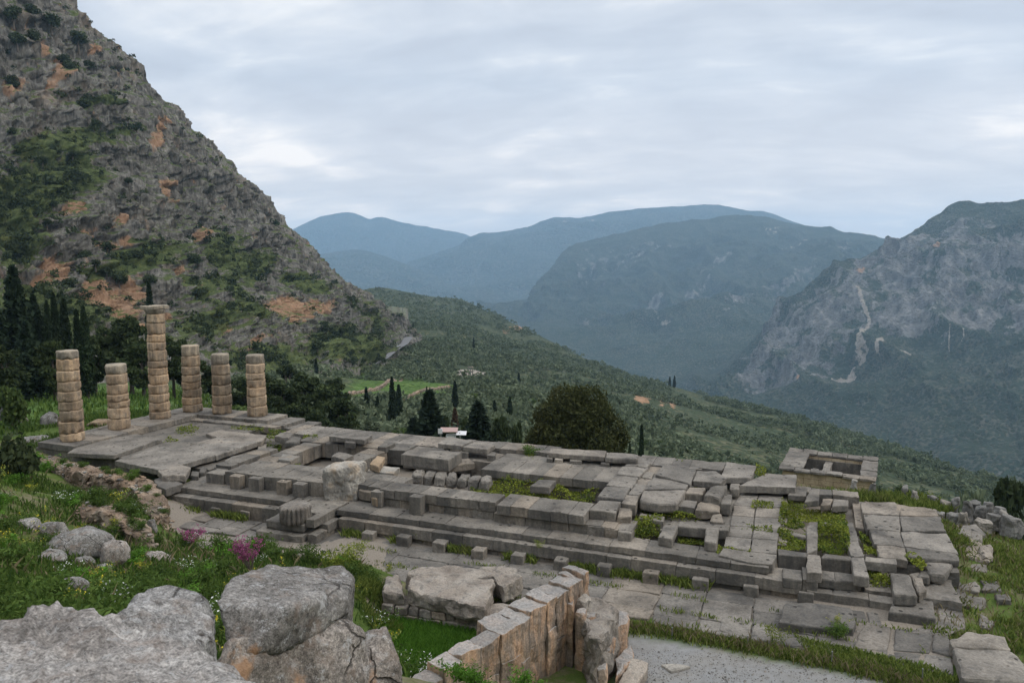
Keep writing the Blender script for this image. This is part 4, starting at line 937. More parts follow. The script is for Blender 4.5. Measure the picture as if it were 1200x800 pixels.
# ---- lower paving in front of the steps: irregular worn slabs
bm = newbm(); us = -41.0
while us < 4.0:
    wv = random.uniform(1.6, 3.4); ue = min(us + wv, 4.5); vs_ = 38.85; rows_ = [38.8, 37.2 + random.uniform(-.4, .3), 35.4 + random.uniform(-.5, .3), 33.9 + random.uniform(-.3, .4)]
    if us < -25: rows_ = rows_[:3]
    if us < -33: rows_ = rows_[:2] + [36.2]
    for va, vb in zip(rows_[:-1], rows_[1:]):
        SEED[0] += 1; g = .03; z = random.uniform(-.01, .03)
        um = us + (ue - us) * random.uniform(.4, .6)
        jx = lambda: random.uniform(-.12, .12)
        pts = [T(us + g + jx() * .3, va - g, z), T(ue - g + jx() * .3, va - g, z + random.uniform(-.03, .03)), T(ue - g + jx() * .6, vb + g + jx(), z), T(um, vb + g + jx(), z), T(us + g + jx() * .6, vb + g + jx(), z + random.uniform(-.03, .03))]
        add_block(bm, pts, .35, .05, .03, .6, SEED[0])
    us = ue
for q, zz in (([(912, 729), (950, 733), (1000, 736), (1004, 727), (997, 711), (958, 706), (920, 706)], .36), ([(1000, 758), (1040, 760), (1045, 735), (1015, 728), (1008, 738)], .06), ([(1046, 760), (1090, 764), (1094, 740), (1050, 735)], .06), ([(1092, 762), (1116, 768), (1112, 738), (1096, 728)], .05), ([(1066, 740), (1100, 726), (1096, 704), (1128, 716), (1132, 734), (1112, 744)], .08),
              ([(1100, 700), (1140, 712), (1125, 680), (1098, 680)], .10), ([(1042, 776), (1075, 782), (1080, 766), (1040, 762)], .02), ([(1078, 784), (1118, 790), (1116, 770), (1084, 766)], .02), ([(880, 748), (915, 752), (912, 733), (884, 728)], .05), ([(842, 738), (878, 746), (882, 728), (846, 722)], .05), ([(915, 754), (942, 757), (944, 744), (914, 738)], .05)):
    SEED[0] += 1; add_block(bm, quad(zz, q), .5, .07, .04, .5, SEED[0])
tag(bm_obj('paving', bm, M['paving_stone']), kind='structure')
Q('fallen_slab', 0.55, 0.55, [(1126, 792), (1204, 800), (1215, 785), (1187, 763), (1116, 756)], 'big cracked slab by the path at the lower right, front piece', 'stone slab', mat=SL, bev=.16, rough=.06)
Q('fallen_slab', 0.62, 0.60, [(1115, 755), (1186, 761), (1178, 744), (1136, 738), (1113, 748)], 'big cracked slab by the path at the lower right, rear piece', 'stone slab', mat=SL, bev=.16, rough=.06)

# ------------------------------------------------------------------ limestone for boulders
def lime(name, c0, c1, c2, orange=0.0, pits=0.0, bump=.06, sc=1.0):
    k = NT(name); a = k.noise(1.1 * sc, 10, .62); f = k.noise(11 * sc, 8, .72); f2 = k.noise(55 * sc, 5, .75)
    c = k.ramp(a, (.30, c0), (.5, c1), (.68, c2))
    c = k.mix(.85, c, k.ramp(k.noise(17 * sc, 8, .74), (.34, .15), (.66, .85)), 'OVERLAY'); c = k.mix(.5, c, k.ramp(k.noise(3.0 * sc, 8, .7), (.36, .2), (.64, .8)), 'OVERLAY'); sv = k.voro(38 * sc); c = k.mix(.5, c, k.ramp(sv, (.1, .25), (.6, .75)), 'OVERLAY'); c = k.mix(.9, c, k.ramp(f2, (.25, .25), (.75, .75)), 'OVERLAY')
    wl = k.ramp(k.math('ADD', k.math('MULTIPLY', k.noise(6.5 * sc, 5, .7), .7), k.math('MULTIPLY', f2, .3)), (.55, 0.0), (.60, .7)); c = k.mix(wl, c, (.42, .41, .39))
    br = k.ramp(k.noise(2.6 * sc, 5, .65), (.54, 0.0), (.68, .55)); c = k.mix(br, c, (.20, .14, .10))
    dk = k.ramp(k.noise(3.7 * sc, 6, .7), (.60, 0.0), (.70, .7)); c = k.mix(dk, c, (.06, .055, .05))
    if orange:
        o = k.ramp(k.math('ADD', k.attr('orange'), k.math('MULTIPLY_ADD', k.noise(2.2 * sc, 6, .65), 1.4, -.7 + orange)), (.45, 0.0), (.62, .85)); c = k.mix(o, c, k.ramp(f, (.3, (.24, .12, .06)), (.7, (.44, .27, .15))))
    cv = k.n('ShaderNodeTexVoronoi', feature='DISTANCE_TO_EDGE'); cv.inputs['Scale'].default_value = 1.1 * sc; dd_ = k.n('ShaderNodeVectorMath', operation='ADD'); nv2 = k.n('ShaderNodeTexNoise'); nv2.inputs['Scale'].default_value = 2.2; nv2.inputs['Detail'].default_value = 6; k.l(k.pos, nv2.inputs['Vector']); k.l(k.pos, dd_.inputs[0]); sc_ = k.n('ShaderNodeVectorMath', operation='SCALE'); sc_.inputs['Scale'].default_value = .35; k.l(nv2.outputs['Color'], sc_.inputs[0]); k.l(sc_.outputs[0], dd_.inputs[1]); k.l(dd_.outputs[0], cv.inputs['Vector'])
    crk = k.math('MULTIPLY', k.ramp(cv.outputs['Distance'], (.004, 1.0), (.022, 0.0)), k.ramp(k.noise(.9 * sc, 3, .5), (.48, 0.0), (.60, 0.0 if name == 'boulder_near' else .8))); c = k.mix(crk, c, (.05, .043, .036))
    h = k.math('ADD', k.math('MULTIPLY', f, 1.0), k.math('MULTIPLY', f2, .35))
    if pits:
        v = k.voro(5.0 * sc, vec=None); pm = k.math('MULTIPLY', k.ramp(v, (.16, 1.0), (.30, 0.0)), k.ramp(k.noise(1.3 * sc, 4, .6), (.48, 0.0), (.58, pits)))
        c = k.mix(pm, c, (.05, .035, .025)); h = k.math('SUBTRACT', h, k.math('MULTIPLY', pm, 2.5))
    h = k.math('SUBTRACT', h, k.math('MULTIPLY', crk, 2.0)); k.col(c); k.bump(h, .9, bump); M[name] = k.m; return k.m
BLUR = lime('boulder_near', (.15, .132, .115), (.25, .225, .20), (.35, .325, .295), bump=.025, sc=2.2)
PIT = lime('boulder_pitted', (.12, .112, .102), (.215, .202, .186), (.31, .295, .275), pits=1.0, bump=.025, sc=1.7)
BLD = lime('boulder_grey', (.095, .086, .076), (.17, .156, .139), (.25, .232, .21), orange=-.12, bump=.03, sc=1.5)
BLO = lime('boulder_orange', (.12, .102, .086), (.20, .174, .148), (.28, .247, .215), orange=.06, bump=.03, sc=1.5)
OUT = lime('outcrop', (.085, .078, .068), (.155, .144, .128), (.24, .226, .205), orange=-.12, bump=.06, sc=.9)

def orange_at(o, spots):                                   # rust staining of the stone round given points
    W = np.array([(o.matrix_basis @ v.co)[:] for v in o.data.vertices]); r = np.full(len(W), -.35)
    for p, rad in spots: r = np.maximum(r, .75 - np.linalg.norm(W - np.array(p), axis=1) / rad * .9)
    a = o.data.attributes.new('orange', 'FLOAT', 'POINT'); a.data.foreach_set('value', r.astype(np.float32))
fp = lambda x, y, d: tuple(far(x, y, d))
# the four boulders at the viewpoint and the two below them
o = chunk('boulder', [fp(-60, 770, 3.3), fp(0, 745, 3.5), fp(40, 704, 3.7), fp(78, 702, 3.75), fp(110, 709, 3.6), fp(165, 725, 3.4), fp(205, 742, 3.2), fp(245, 768, 3.0), fp(305, 803, 2.75), fp(330, 860, 2.5),
     fp(-100, 900, 2.4), fp(100, 905, 2.2), fp(300, 930, 2.2), fp(-60, 900, 3.9), fp(100, 840, 4.2), fp(230, 860, 3.8), fp(-100, 1300, 2.4), fp(300, 1300, 2.4), fp(60, 1000, 4.3)], BLUR,
     'huge pale rough boulder filling the bottom left corner in front of the others', 'boulder', rough=.10, res=.06, smooth_it=5, freq=2.2, fine=.45)
o = chunk('boulder', [fp(132, 716, 4.5), fp(160, 690, 4.8), fp(198, 680, 5.0), fp(232, 688, 4.9), fp(250, 706, 4.7), fp(256, 745, 4.4), fp(246, 800, 4.3), fp(190, 800, 4.1), fp(130, 770, 4.2), fp(140, 760, 5.2), fp(240, 770, 5.4), fp(180, 900, 4.2), fp(260, 900, 4.6)], PIT,
     'rounded grey boulder with brown pits, between the huge boulder and the squared one', 'boulder', rough=.07, res=.06, smooth_it=6, freq=2.0)
o = chunk('boulder', [fp(250, 703, 5.9), fp(262, 690, 6.2), fp(276, 673, 6.6), fp(312, 658, 7.2), fp(402, 664, 7.25), fp(416, 676, 6.9), fp(413, 700, 6.45), fp(338, 712, 5.75), fp(262, 748, 5.75), fp(288, 768, 5.6), fp(326, 768, 5.65), fp(372, 744, 6.0), fp(409, 718, 6.4), fp(300, 740, 7.3), fp(410, 730, 7.3)], BLD,
     'large squared grey boulder with a flat tilted top, leaning on the cracked rock below', 'boulder', rough=.05, res=.06, smooth_it=3, freq=2.0)
orange_at(o, [(fp(278, 742, 5.7), .42), (fp(300, 765, 5.6), .3)])
o = chunk('boulder', [fp(266, 752, 5.6), fp(330, 768, 5.75), fp(372, 748, 6.1), fp(410, 722, 6.5), fp(428, 742, 6.4), fp(426, 790, 6.2), fp(440, 850, 6.1), fp(240, 860, 5.2), fp(340, 900, 5.6), fp(280, 800, 6.6), fp(410, 790, 7.0), fp(250, 940, 6.4), fp(440, 950, 6.8)], BLO,
     'cracked brown-grey rock under the squared boulder', 'boulder', rough=.07, res=.06, smooth_it=3, freq=2.0)
orange_at(o, [(fp(345, 800, 5.8), .35), (fp(275, 790, 5.4), .5)])
o = chunk('boulder', [fp(424, 742, 6.6), fp(438, 738, 6.7), fp(453, 735, 6.7), fp(456, 745, 6.5), fp(466, 775, 6.4), fp(468, 815, 6.3), fp(420, 800, 6.2), fp(430, 740, 7.3), fp(464, 790, 7.2), fp(480, 900, 6.4), fp(420, 900, 6.2), fp(450, 960, 7.0)], BLO,
     'narrow grey rock with a knobbly corner, right end of the boulders by the grassy pit', 'boulder', rough=.08, res=.06, smooth_it=3, freq=2.4)
orange_at(o, [(fp(428, 795, 6.3), .35)])

# limestone outcrops and stones on the green slope
def rock_at(x, y, wpx, hpx, label, mat=OUT, seed=0, name='rock', group=None, deep=.8, flat=.75):
    p = on_ground(x, y, which=(SBV,)) or at(x, y, 2.5); d = math.hypot(p.x, p.y); s = d / F; a, h = wpx * s / 2, hpx * s * .62
    rg = random.Random(seed * 13 + int(x)); pts = []
    for i in range(15):
        t = rg.uniform(0, 2 * math.pi); e = rg.uniform(.7, 1.0); q = rg.uniform(0, 1)
        pts.append((p.x + math.cos(t) * a * e * (1 - .35 * q * q), p.y + math.sin(t) * a * deep * e * (1 - .35 * q * q), p.z - .25 * h + (1.25 * h) * min(q, flat) / flat * rg.uniform(.8, 1)))
    pts += [(p.x - a, p.y, p.z - .2 * h), (p.x + a, p.y, p.z - .2 * h), (p.x + a * .1, p.y, p.z + h)]
    return chunk(name, pts, mat, label, 'rock', rough=.10 * min(1, a + .2), res=max(.10, a * .16), smooth_it=3, freq=1.3, group=group)
rock_at(50, 668, 75, 0, 'x') if False else None
rock_at(34, 618, 34, 16, 'low grey rock in the grass, upper left of the big rounded outcrop', seed=1)
rock_at(62, 628, 34, 24, 'grey rock left of the rounded outcrop, under the lower rubble wall', seed=2)
rock_at(96, 647, 88, 40, 'broad whitish limestone outcrop under the lower rubble wall', seed=3)
rock_at(135, 662, 42, 46, 'smooth rounded outcrop with rusty foot at the end of the lower rubble wall', seed=4, mat=BLO)
rock_at(58, 655, 38, 15, 'flat bluish rock below the broad outcrop in the grass', seed=5)
rock_at(96, 660, 30, 12, 'pale flat stone just below the broad outcrop', seed=6)
rock_at(120, 668, 32, 13, 'pale wedge stone in the grass right of the flat bluish rock', seed=7)
rock_at(82, 692, 42, 18, 'isolated grey stone with a flat face in the grass above the huge boulder', seed=8)
rock_at(178, 622, 14, 22, 'upright grey stone at the right end of the lower rubble wall', seed=9)
rock_at(185, 655, 46, 16, 'brownish rock by the pink shrub, low in the grass', seed=10, mat=BLO)
rock_at(240, 640, 48, 9, 'pale flat stone in front of the pink shrub', seed=11, mat=WE)
rock_at(365, 655, 66, 16, 'broad pale weathered stone behind the squared boulder', seed=12, mat=WE)
rock_at(58, 500, 22, 26, 'grey block standing behind the leftmost column', seed=14); rock_at(74, 499, 16, 18, 'tan stone beside the grey block behind the leftmost column', seed=15, mat=OC)
rock_at(40, 516, 40, 8, 'low white stones heap left of the leftmost column', seed=16); rock_at(120, 497, 36, 9, 'tan low stone behind the first two columns', seed=17, mat=OC)

# ------------------------------------------------------------------ rubble walls
WALLTOPS = []
def rubble_wall(pts, thick, label, seed, stone=.26, mats=('rubble_stone', 'grey_rubble')):
    """pts: (x, y, z bottom, z top) along the wall; many rough stones bedded in one wall"""
    root = empty('rubble_wall', Vector((pts[0][0], pts[0][1], pts[0][2])), label, 'wall'); org = root.location
    tops_ = WALLTOPS; rg = random.Random(seed); core = newbm(); lows = newbm(); caps = newbm()
    for (a, b) in zip(pts[:-1], pts[1:]):
        A, B = Vector(a[:2]), Vector(b[:2]); L = (B - A).length; d = (B - A) / L; n = Vector((-d.y, d.x))
        corners = [A + n * thick * .5, A - n * thick * .5, B - n * thick * .5, B + n * thick * .5]
        zt, zb = max(a[3], b[3]) - .12, min(a[2], b[2]) - .5
        tops_.append((A, B, a[3], b[3])); add_block(core, [(c.x - org.x, c.y - org.y, (a[3] if i_ < 2 else b[3]) + .02 - org.z) for i_, c in enumerate(corners)], min(a[3], b[3]) - zb, .2, .17, .16, seed)
        m = int(L * (max(a[3] - a[2], b[3] - b[2]) * 2 + thick) / (stone * stone) * .5)
        for _ in range(m):
            t = rg.random(); top = a[3] + (b[3] - a[3]) * t; bot = a[2] + (b[2] - a[2]) * t; hgt = top - bot
            u = rg.random() * (hgt * 2 + thick)
            if u < thick: off, z = (u / thick - .5) * thick, top - rg.random() * .12; dst = caps if rg.random() < .45 else lows
            else:
                side = -1 if u < thick + hgt else 1; off = side * thick * .47; z = bot + rg.random() * hgt; dst = lows if rg.random() > .05 else caps
            c = A + (B - A) * t + n * off; s = stone * rg.uniform(.45, 1.0)
            pl = [(c.x + math.cos(q) * s * rg.uniform(.45, .75) - org.x, c.y + math.sin(q) * s * rg.uniform(.45, .75) - org.y, z + s * .4 - org.z) for q in (rg.uniform(0, .8), 1.6, 3.1, 4.6)]
            bmt = bmesh.new(); 
            for q in pl: bmt.verts.new(q)
            for q in pl: bmt.verts.new((q[0] + rg.uniform(-.04, .04), q[1] + rg.uniform(-.04, .04), q[2] - s * rg.uniform(.35, .6)))
            bmesh.ops.convex_hull(bmt, input=bmt.verts); bmesh.ops.bevel(bmt, geom=bmt.edges[:], offset=s * .14, segments=1, affect='EDGES'); bmesh.ops.triangulate(bmt, faces=bmt.faces)
            merge(dst, bmt); bmt.free()
    bm_obj('core', core, M[mats[0]], root); bm_obj('facing', lows, M[mats[0]], root); bm_obj('capping', caps, M[mats[1]], root)
    return root
def wp(x, y, z, zt): p = at(x, y, zt); return (p.x, p.y, z, zt)
rubble_wall([wp(48, 536, 1.2, 3.0), wp(80, 545, 1.2, 3.1), wp(112, 552, 1.0, 3.2), wp(140, 556, .6, 3.1), wp(163, 563, .3, 3.0), wp(178, 580, .1, 2.6), wp(186, 600, 0, 1.9), wp(192, 622, -.1, .9)], 1.3, 'curving ochre rubble wall with a white-capped top in front of the columns', 5, stone=.30)
rubble_wall([wp(96, 592, 2.4, 3.7), wp(126, 594, 2.0, 3.6), wp(150, 606, 1.6, 3.3), wp(166, 622, 1.0, 2.9), wp(172, 640, .6, 2.2)], 1.1, 'lower broken rubble wall with ochre end, above the limestone outcrops', 9, stone=.27)
rubble_wall([wp(-20, 474, .6, 2.6), wp(8, 475, .6, 2.6), wp(27, 477, .6, 2.5)], 1.0, 'low grey masonry wall at the left edge in the meadow', 12, stone=.5, mats=('grey_rubble', 'grey_rubble'))

# ------------------------------------------------------------------ weathered terrace wall over the grassy pit
TW = empty('terrace_wall', at(520, 735, -.4), 'grey terrace wall of coursed blocks under big lichened slabs, beside the grassy pit', 'wall')
def tq(z, h, pts, name='block', mat=WE, bev=.08, rough=.06, parent=TW):
    SEED[0] += 1; bm = newbm(); add_block(bm, [p - parent.location for p in quad(z, pts)], h, bev, rough, .3, SEED[0], taper=.02); return bm_obj(name, bm, mat, parent)
tq(1.25, .85, [(476, 690), (568, 711), (580, 676), (482, 672)], 'cap_slab', bev=.16, rough=.10); tq(1.22, .8, [(476, 672), (580, 676), (575, 668), (540, 662), (500, 663), (478, 667)], 'cap_slab', bev=.12, rough=.08)
tq(1.2, .9, [(572, 672), (590, 688), (612, 676), (606, 665), (585, 662), (560, 664)], 'cap_slab', bev=.14, rough=.10); tq(1.1, .7, [(448, 690), (474, 695), (468, 672), (452, 674)], 'cap_slab', bev=.12, rough=.09)
tq(.55, .7, [(556, 722), (592, 724), (604, 707), (572, 706)], 'cap_slab', bev=.12, rough=.10)
bm = newbm(); l_ = TW.location
A0, A1 = at(446, 708, .45), at(574, 726, .45); dirv = (A1 - A0).normalized(); nv = Vector((-dirv.y, dirv.x, 0))
for r_, (zb, zt, off) in enumerate(((-.9, -.42, .0), (-.41, .02, .05), (.03, .43, .10))):
    n_ = 9; cuts = np.linspace(0, (A1 - A0).length + .3, n_ + 1); cuts[1:-1] += (RNG.random(n_ - 1) - .5) * .3
    for a_, b_ in zip(cuts[:-1], cuts[1:]):
        SEED[0] += 1; P0, P1 = A0 + dirv * (a_ + .02) + nv * off, A0 + dirv * (b_ - .02) + nv * off
        add_block(bm, [Vector((P.x, P.y, zt)) - l_ for P in (P0, P1, P1 + nv * 1.2, P0 + nv * 1.2)], zt - zb, .05, .05, .4, SEED[0])
bm_obj('coursed_face', bm, M['weathered_stone'], TW)

# ------------------------------------------------------------------ tall retaining wall of upright slabs
RW = empty('retaining_wall', at(640, 760, 0), 'tall retaining wall of upright ochre-stained slabs above the gravel path', 'wall')
k = NT('stained_slab'); f = k.noise(9, 7, .7); a = k.noise(1.1, 7, .6, k.scaled(1.3, 1.3, .45))
c = k.ramp(a, (.34, (.14, .115, .095)), (.47, (.28, .21, .155)), (.58, (.42, .265, .165)), (.75, (.48, .36, .26)))
c = k.mix(.8, c, k.ramp(f, (.3, .25), (.7, .75)), 'OVERLAY'); st = k.noise(1.0, 6, .65, k.scaled(4.5, 4.5, .3)); c = k.mix(k.ramp(st, (.52, 0.0), (.66, .75)), c, (.075, .066, .058))
tp = k.ramp(k.nz(), (.55, 0.0), (.8, 1.0)); c = k.mix(k.math('MULTIPLY', tp, .8), c, k.ramp(f, (.3, (.17, .16, .145)), (.7, (.37, .355, .33))))
c = k.mix(1.0, c, k.math('MULTIPLY_ADD', k.attr('tint'), .5, .75), 'MULTIPLY')
k.col(c); k.bump(k.math('ADD', f, k.math('MULTIPLY', st, .8)), .8, .06); M['stained_slab'] = k.m
W0, W1 = at(476, 800, 3.0), at(690, 681, 3.0)
wd = (W1 - W0).normalized(); wn_ = Vector((-wd.y, wd.x, 0))               # wn_ points to the left, into the pit
tot = (W1 - W0).length; s0 = 0.0; i = 0
tops = [(0.0, 2.75), (.22, 2.85), (.36, 2.9), (.52, 3.15), (.66, 3.05), (.80, 3.35), (.92, 3.4)]
prof = lambda t: float(np.interp(t, [0, .3, .44, .46, .66, .68, .86, .88, 1], [2.6, 2.85, 2.95, 3.0, 3.05, 3.2, 3.2, 3.42, 3.42]))
while s0 < tot:
    wdt = random.choice((.4, .55, .7, .85, 1.1)) * random.uniform(.9, 1.1); s1 = min(s0 + wdt, tot); SEED[0] += 1; t = (s0 + s1) / 2 / tot; zt = prof(t) + random.uniform(-.13, .12); th = .85 if t < .5 else 1.4
    pr = random.uniform(-.03, .09); bm = newbm(); A, B = W0 + wd * (s0 + .003), W0 + wd * (s1 - .003); zj = zt - random.uniform(1.2, 1.9)
    for (za, zb) in ((zt, zj + .01), (zj, -1.0)):
        ti_ = [random.uniform(-.12, .06) if za == zt else 0 for _ in range(4)]; add_block(bm, [Vector((P.x, P.y, za + ti_[q_])) - RW.location for q_, P in enumerate((A - wn_ * pr, B - wn_ * pr, B + wn_ * (th - .25 * t), A + wn_ * (th - .25 * t)))], za - zb, .035, .055, .25, SEED[0]); pr += random.uniform(-.02, .05)
    bm_obj('slab', bm, M['stained_slab'], RW); s0 = s1
# lower stones at its outer end
def rq(z, h, pts, name='footing_block', mat=None, bev=.08, rough=.06):
    SEED[0] += 1; bm = newbm(); add_block(bm, [p - RW.location for p in quad(z, pts)], h, bev, rough, .3, SEED[0]); return bm_obj(name, bm, mat or M['stained_slab'], RW)
rq(2.6, 3.2, [(664, 707), (672, 709), (672, 690), (664, 689)]); rq(2.45, 3.2, [(674, 716), (687, 719), (688, 712), (676, 711)], bev=.14); rq(2.2, 3.2, [(688, 722), (698, 722), (698, 717), (688, 717)])
rq(2.15, 3.0, [(690, 745), (700, 752), (714, 738), (724, 712), (694, 697), (674, 697)], name='fill', mat=WE, bev=.2, rough=.14)
rq(2.6, 2.5, [(672, 700), (690, 704), (690, 692), (674, 688)], mat=WE, bev=.2, rough=.1)
E2 = empty('stone_stub_wall', at(720, 770, 0), 'short lichened wall stub with a rounded end beside the gravel path', 'wall')
def eq(z, h, pts, name='block', mat=WE, bev=.1, rough=.07):
    SEED[0] += 1; bm = newbm(); add_block(bm, [p - E2.location for p in quad(z, pts)], h, bev, rough, .3, SEED[0]); return bm_obj(name, bm, mat, E2)
eq(1.3, 1.5, [(712, 742), (736, 728), (738, 716), (722, 712), (708, 722)], bev=.18, mat=M['stained_slab']); eq(1.25, 1.5, [(699, 762), (712, 764), (722, 744), (708, 738), (700, 742)], mat=M['stained_slab'], bev=.14)
eq(.95, 1.5, [(698, 782), (712, 784), (713, 764), (699, 762)], mat=M['stained_slab'], bev=.12); eq(.55, 1.0, [(722, 792), (742, 770), (740, 752), (722, 770)], bev=.1, mat=M['stained_slab'])
Q('step_stone', .5, .6, [(722, 806), (748, 800), (760, 776), (738, 770)], 'large worn block lying on the gravel at the foot of the wall stub', 'stone block', mat=WE, bev=.1, rough=.07)
Q('path_slab', .06, .3, [(784, 786), (800, 784), (811, 780), (790, 776), (774, 776)], 'flat pale stone set level in the gravel path', 'stone slab', mat=PA)

# stakes along the edge of the path
steel = NT('stake_metal').col((.22, .22, .21)); steel.b.inputs['Roughness'].default_value = .5; steel.b.inputs['Metallic'].default_value = .6; M['steel'] = steel.m
def tube(bm, a, b, r, n=8):
    a, b = Vector(a), Vector(b); d = (b - a).normalized(); x = d.orthogonal().normalized(); y = d.cross(x)
    A = [bm.verts.new(a + (x * math.cos(t) + y * math.sin(t)) * r) for t in np.linspace(0, 2 * math.pi, n, endpoint=False)]
    B = [bm.verts.new(b + (x * math.cos(t) + y * math.sin(t)) * r) for t in np.linspace(0, 2 * math.pi, n, endpoint=False)]
    for i in range(n): bm.faces.new((A[i], A[(i + 1) % n], B[(i + 1) % n], B[i]))
    bm.faces.new(A[::-1]); bm.faces.new(B)
for x, y0, y1, lb in ((787.5, 747, 734, 'thin metal stake nearest the wall stub, on the grassy path edge'), (876, 757, 744, 'thin metal stake midway along the grassy path edge'), (974.5, 780, 763, 'thin metal stake before the flat front paving slab'), (1080.5, 800, 784, 'thin metal stake nearest the big cracked slab')):
    p = at(x, y0, -.02); h = (y0 - y1) * p.length / F; bm = bmesh.new(); tube(bm, (0, 0, -.2), (0, 0, h), .022); tube(bm, (0, 0, h), (0, 0, h + .02), .034)
    o = bm_obj('path_stake', bm, M['steel']); o.location = p; tag(o, lb, 'stake', 'stakes along the path')

# ------------------------------------------------------------------ roofless treasury beyond the temple
t0 = at(917, 548, .15); t1 = at(1022, 560.5, .15); t0.z = t1.z = 0
TR = empty('treasury', (t0.x, t0.y, -3.85), 'small roofless honey-coloured stone building with a worn cornice, beyond the temple', 'building')
k = NT('treasury_wall'); n = k.noise(1.4, 7, .6); f = k.noise(14, 6, .7); c = k.ramp(n, (.3, (.26, .20, .13)), (.5, (.43, .335, .215)), (.7, (.52, .43, .30)))
bk = k.n('ShaderNodeTexBrick'); bk.inputs['Scale'].default_value = 1.0; bk.inputs['Mortar Size'].default_value = .012; bk.inputs['Brick Width'].default_value = 1.1; bk.inputs['Row Height'].default_value = .42
bk.inputs['Color1'].default_value = (1, 1, 1, 1); bk.inputs['Color2'].default_value = (.82, .80, .78, 1); bk.inputs['Mortar'].default_value = (.25, .22, .2, 1)
tcn = k.n('ShaderNodeTexCoord'); mpn = k.n('ShaderNodeMapping'); mpn.inputs['Rotation'].default_value = (R(90), 0, 0); k.l(tcn.outputs['Object'], mpn.inputs[0]); k.l(mpn.outputs[0], bk.inputs['Vector'])
c = k.mix(1.0, c, bk.outputs['Color'], 'MULTIPLY'); c = k.mix(.7, c, k.ramp(f, (.3, .3), (.7, .72)), 'OVERLAY'); k.col(c); k.bump(f, .6, .05); M['treasury_wall'] = k.m
L = (t1 - t0); ln_ = L.length; TR.rotation_euler = (0, 0, math.atan2(L.y, L.x)); dp = 6.5; H_ = 4.0
bm = newbm()
for (x0, x1, y0, y1) in ((0, ln_, 0, .55), (0, ln_, dp - .55, dp), (0, .55, .56, dp - .56), (ln_ - .55, ln_, .56, dp - .56)):
    add_block(bm, [(x0, y0, H_ - .20), (x1, y0, H_ - .20), (x1, y1, H_ - .20), (x0, y1, H_ - .20)], H_ + 4, .03, .03, .6, 3)
bm_obj('wall', bm, M['treasury_wall'], TR)
bm = newbm()
for j, (x0, x1, y0, y1) in enumerate(((-.3, ln_ + .3, -.3, .62), (-.3, ln_ + .3, dp - .6, dp + .3), (-.3, 1.5, .64, dp - .62), (ln_ - .9, ln_ + .3, .64, dp - .62))):
    n = 6 if j < 2 else 3; al = (x0, x1) if j < 2 else (y0, y1)
    for i in range(n):
        a_, b2 = al[0] + (al[1] - al[0]) * i / n + .01, al[0] + (al[1] - al[0]) * (i + 1) / n - .01; SEED[0] += 1; z = H_ + random.uniform(-.05, .06); zi = z + (.12 if j else 0)
        q = [(a_, y0, z), (b2, y0, z), (b2, y1, zi), (a_, y1, zi)] if j < 2 else [(x0, a_, z), (x1, a_, z), (x1, b2, z), (x0, b2, z)]
        add_block(bm, q, .19, .04, .045, .4, SEED[0])
bm_obj('cornice', bm, SL, TR)
bm = newbm(); add_block(bm, [(ln_ * .42, .56, H_ - .5), (ln_ * .42 + .6, .56, H_ - .5), (ln_ * .42 + .6, dp - .56, H_ - .5), (ln_ * .42, dp - .56, H_ - .5)], 6, .04, .04, .5, 4)
add_block(bm, [(ln_ * .55, 2.6, H_ - .7), (ln_ * .55 + .5, 2.6, H_ - .7), (ln_ * .55 + .5, 3.1, H_ - .7), (ln_ * .55, 3.1, H_ - .7)], 6, .04, .04, .5, 5); add_block(bm, [(ln_ * .3, 3.4, H_ - .7), (ln_ * .3 + .5, 3.4, H_ - .7), (ln_ * .3 + .5, 3.9, H_ - .7), (ln_ * .3, 3.9, H_ - .7)], 6, .04, .04, .5, 6)
bm_obj('inner_wall', bm, SL, TR)
bm = newbm()
for (x0, x1, y0, y1) in ((.58, ln_ - .58, dp - .70, dp - .58), (.58, ln_ - .58, .58, .70), (.58, .70, .72, dp - .72), (ln_ - .70, ln_ - .58, .72, dp - .72)):
    add_block(bm, [(x0, y0, H_ - .45), (x1, y0, H_ - .45), (x1, y1, H_ - .45), (x0, y1, H_ - .45)], H_ + 3, .02, .03, .5, 9)
bm_obj('shade_lining', bm, ST, TR)  # added dark sheets inside the walls: shade of the deep interior put into colour

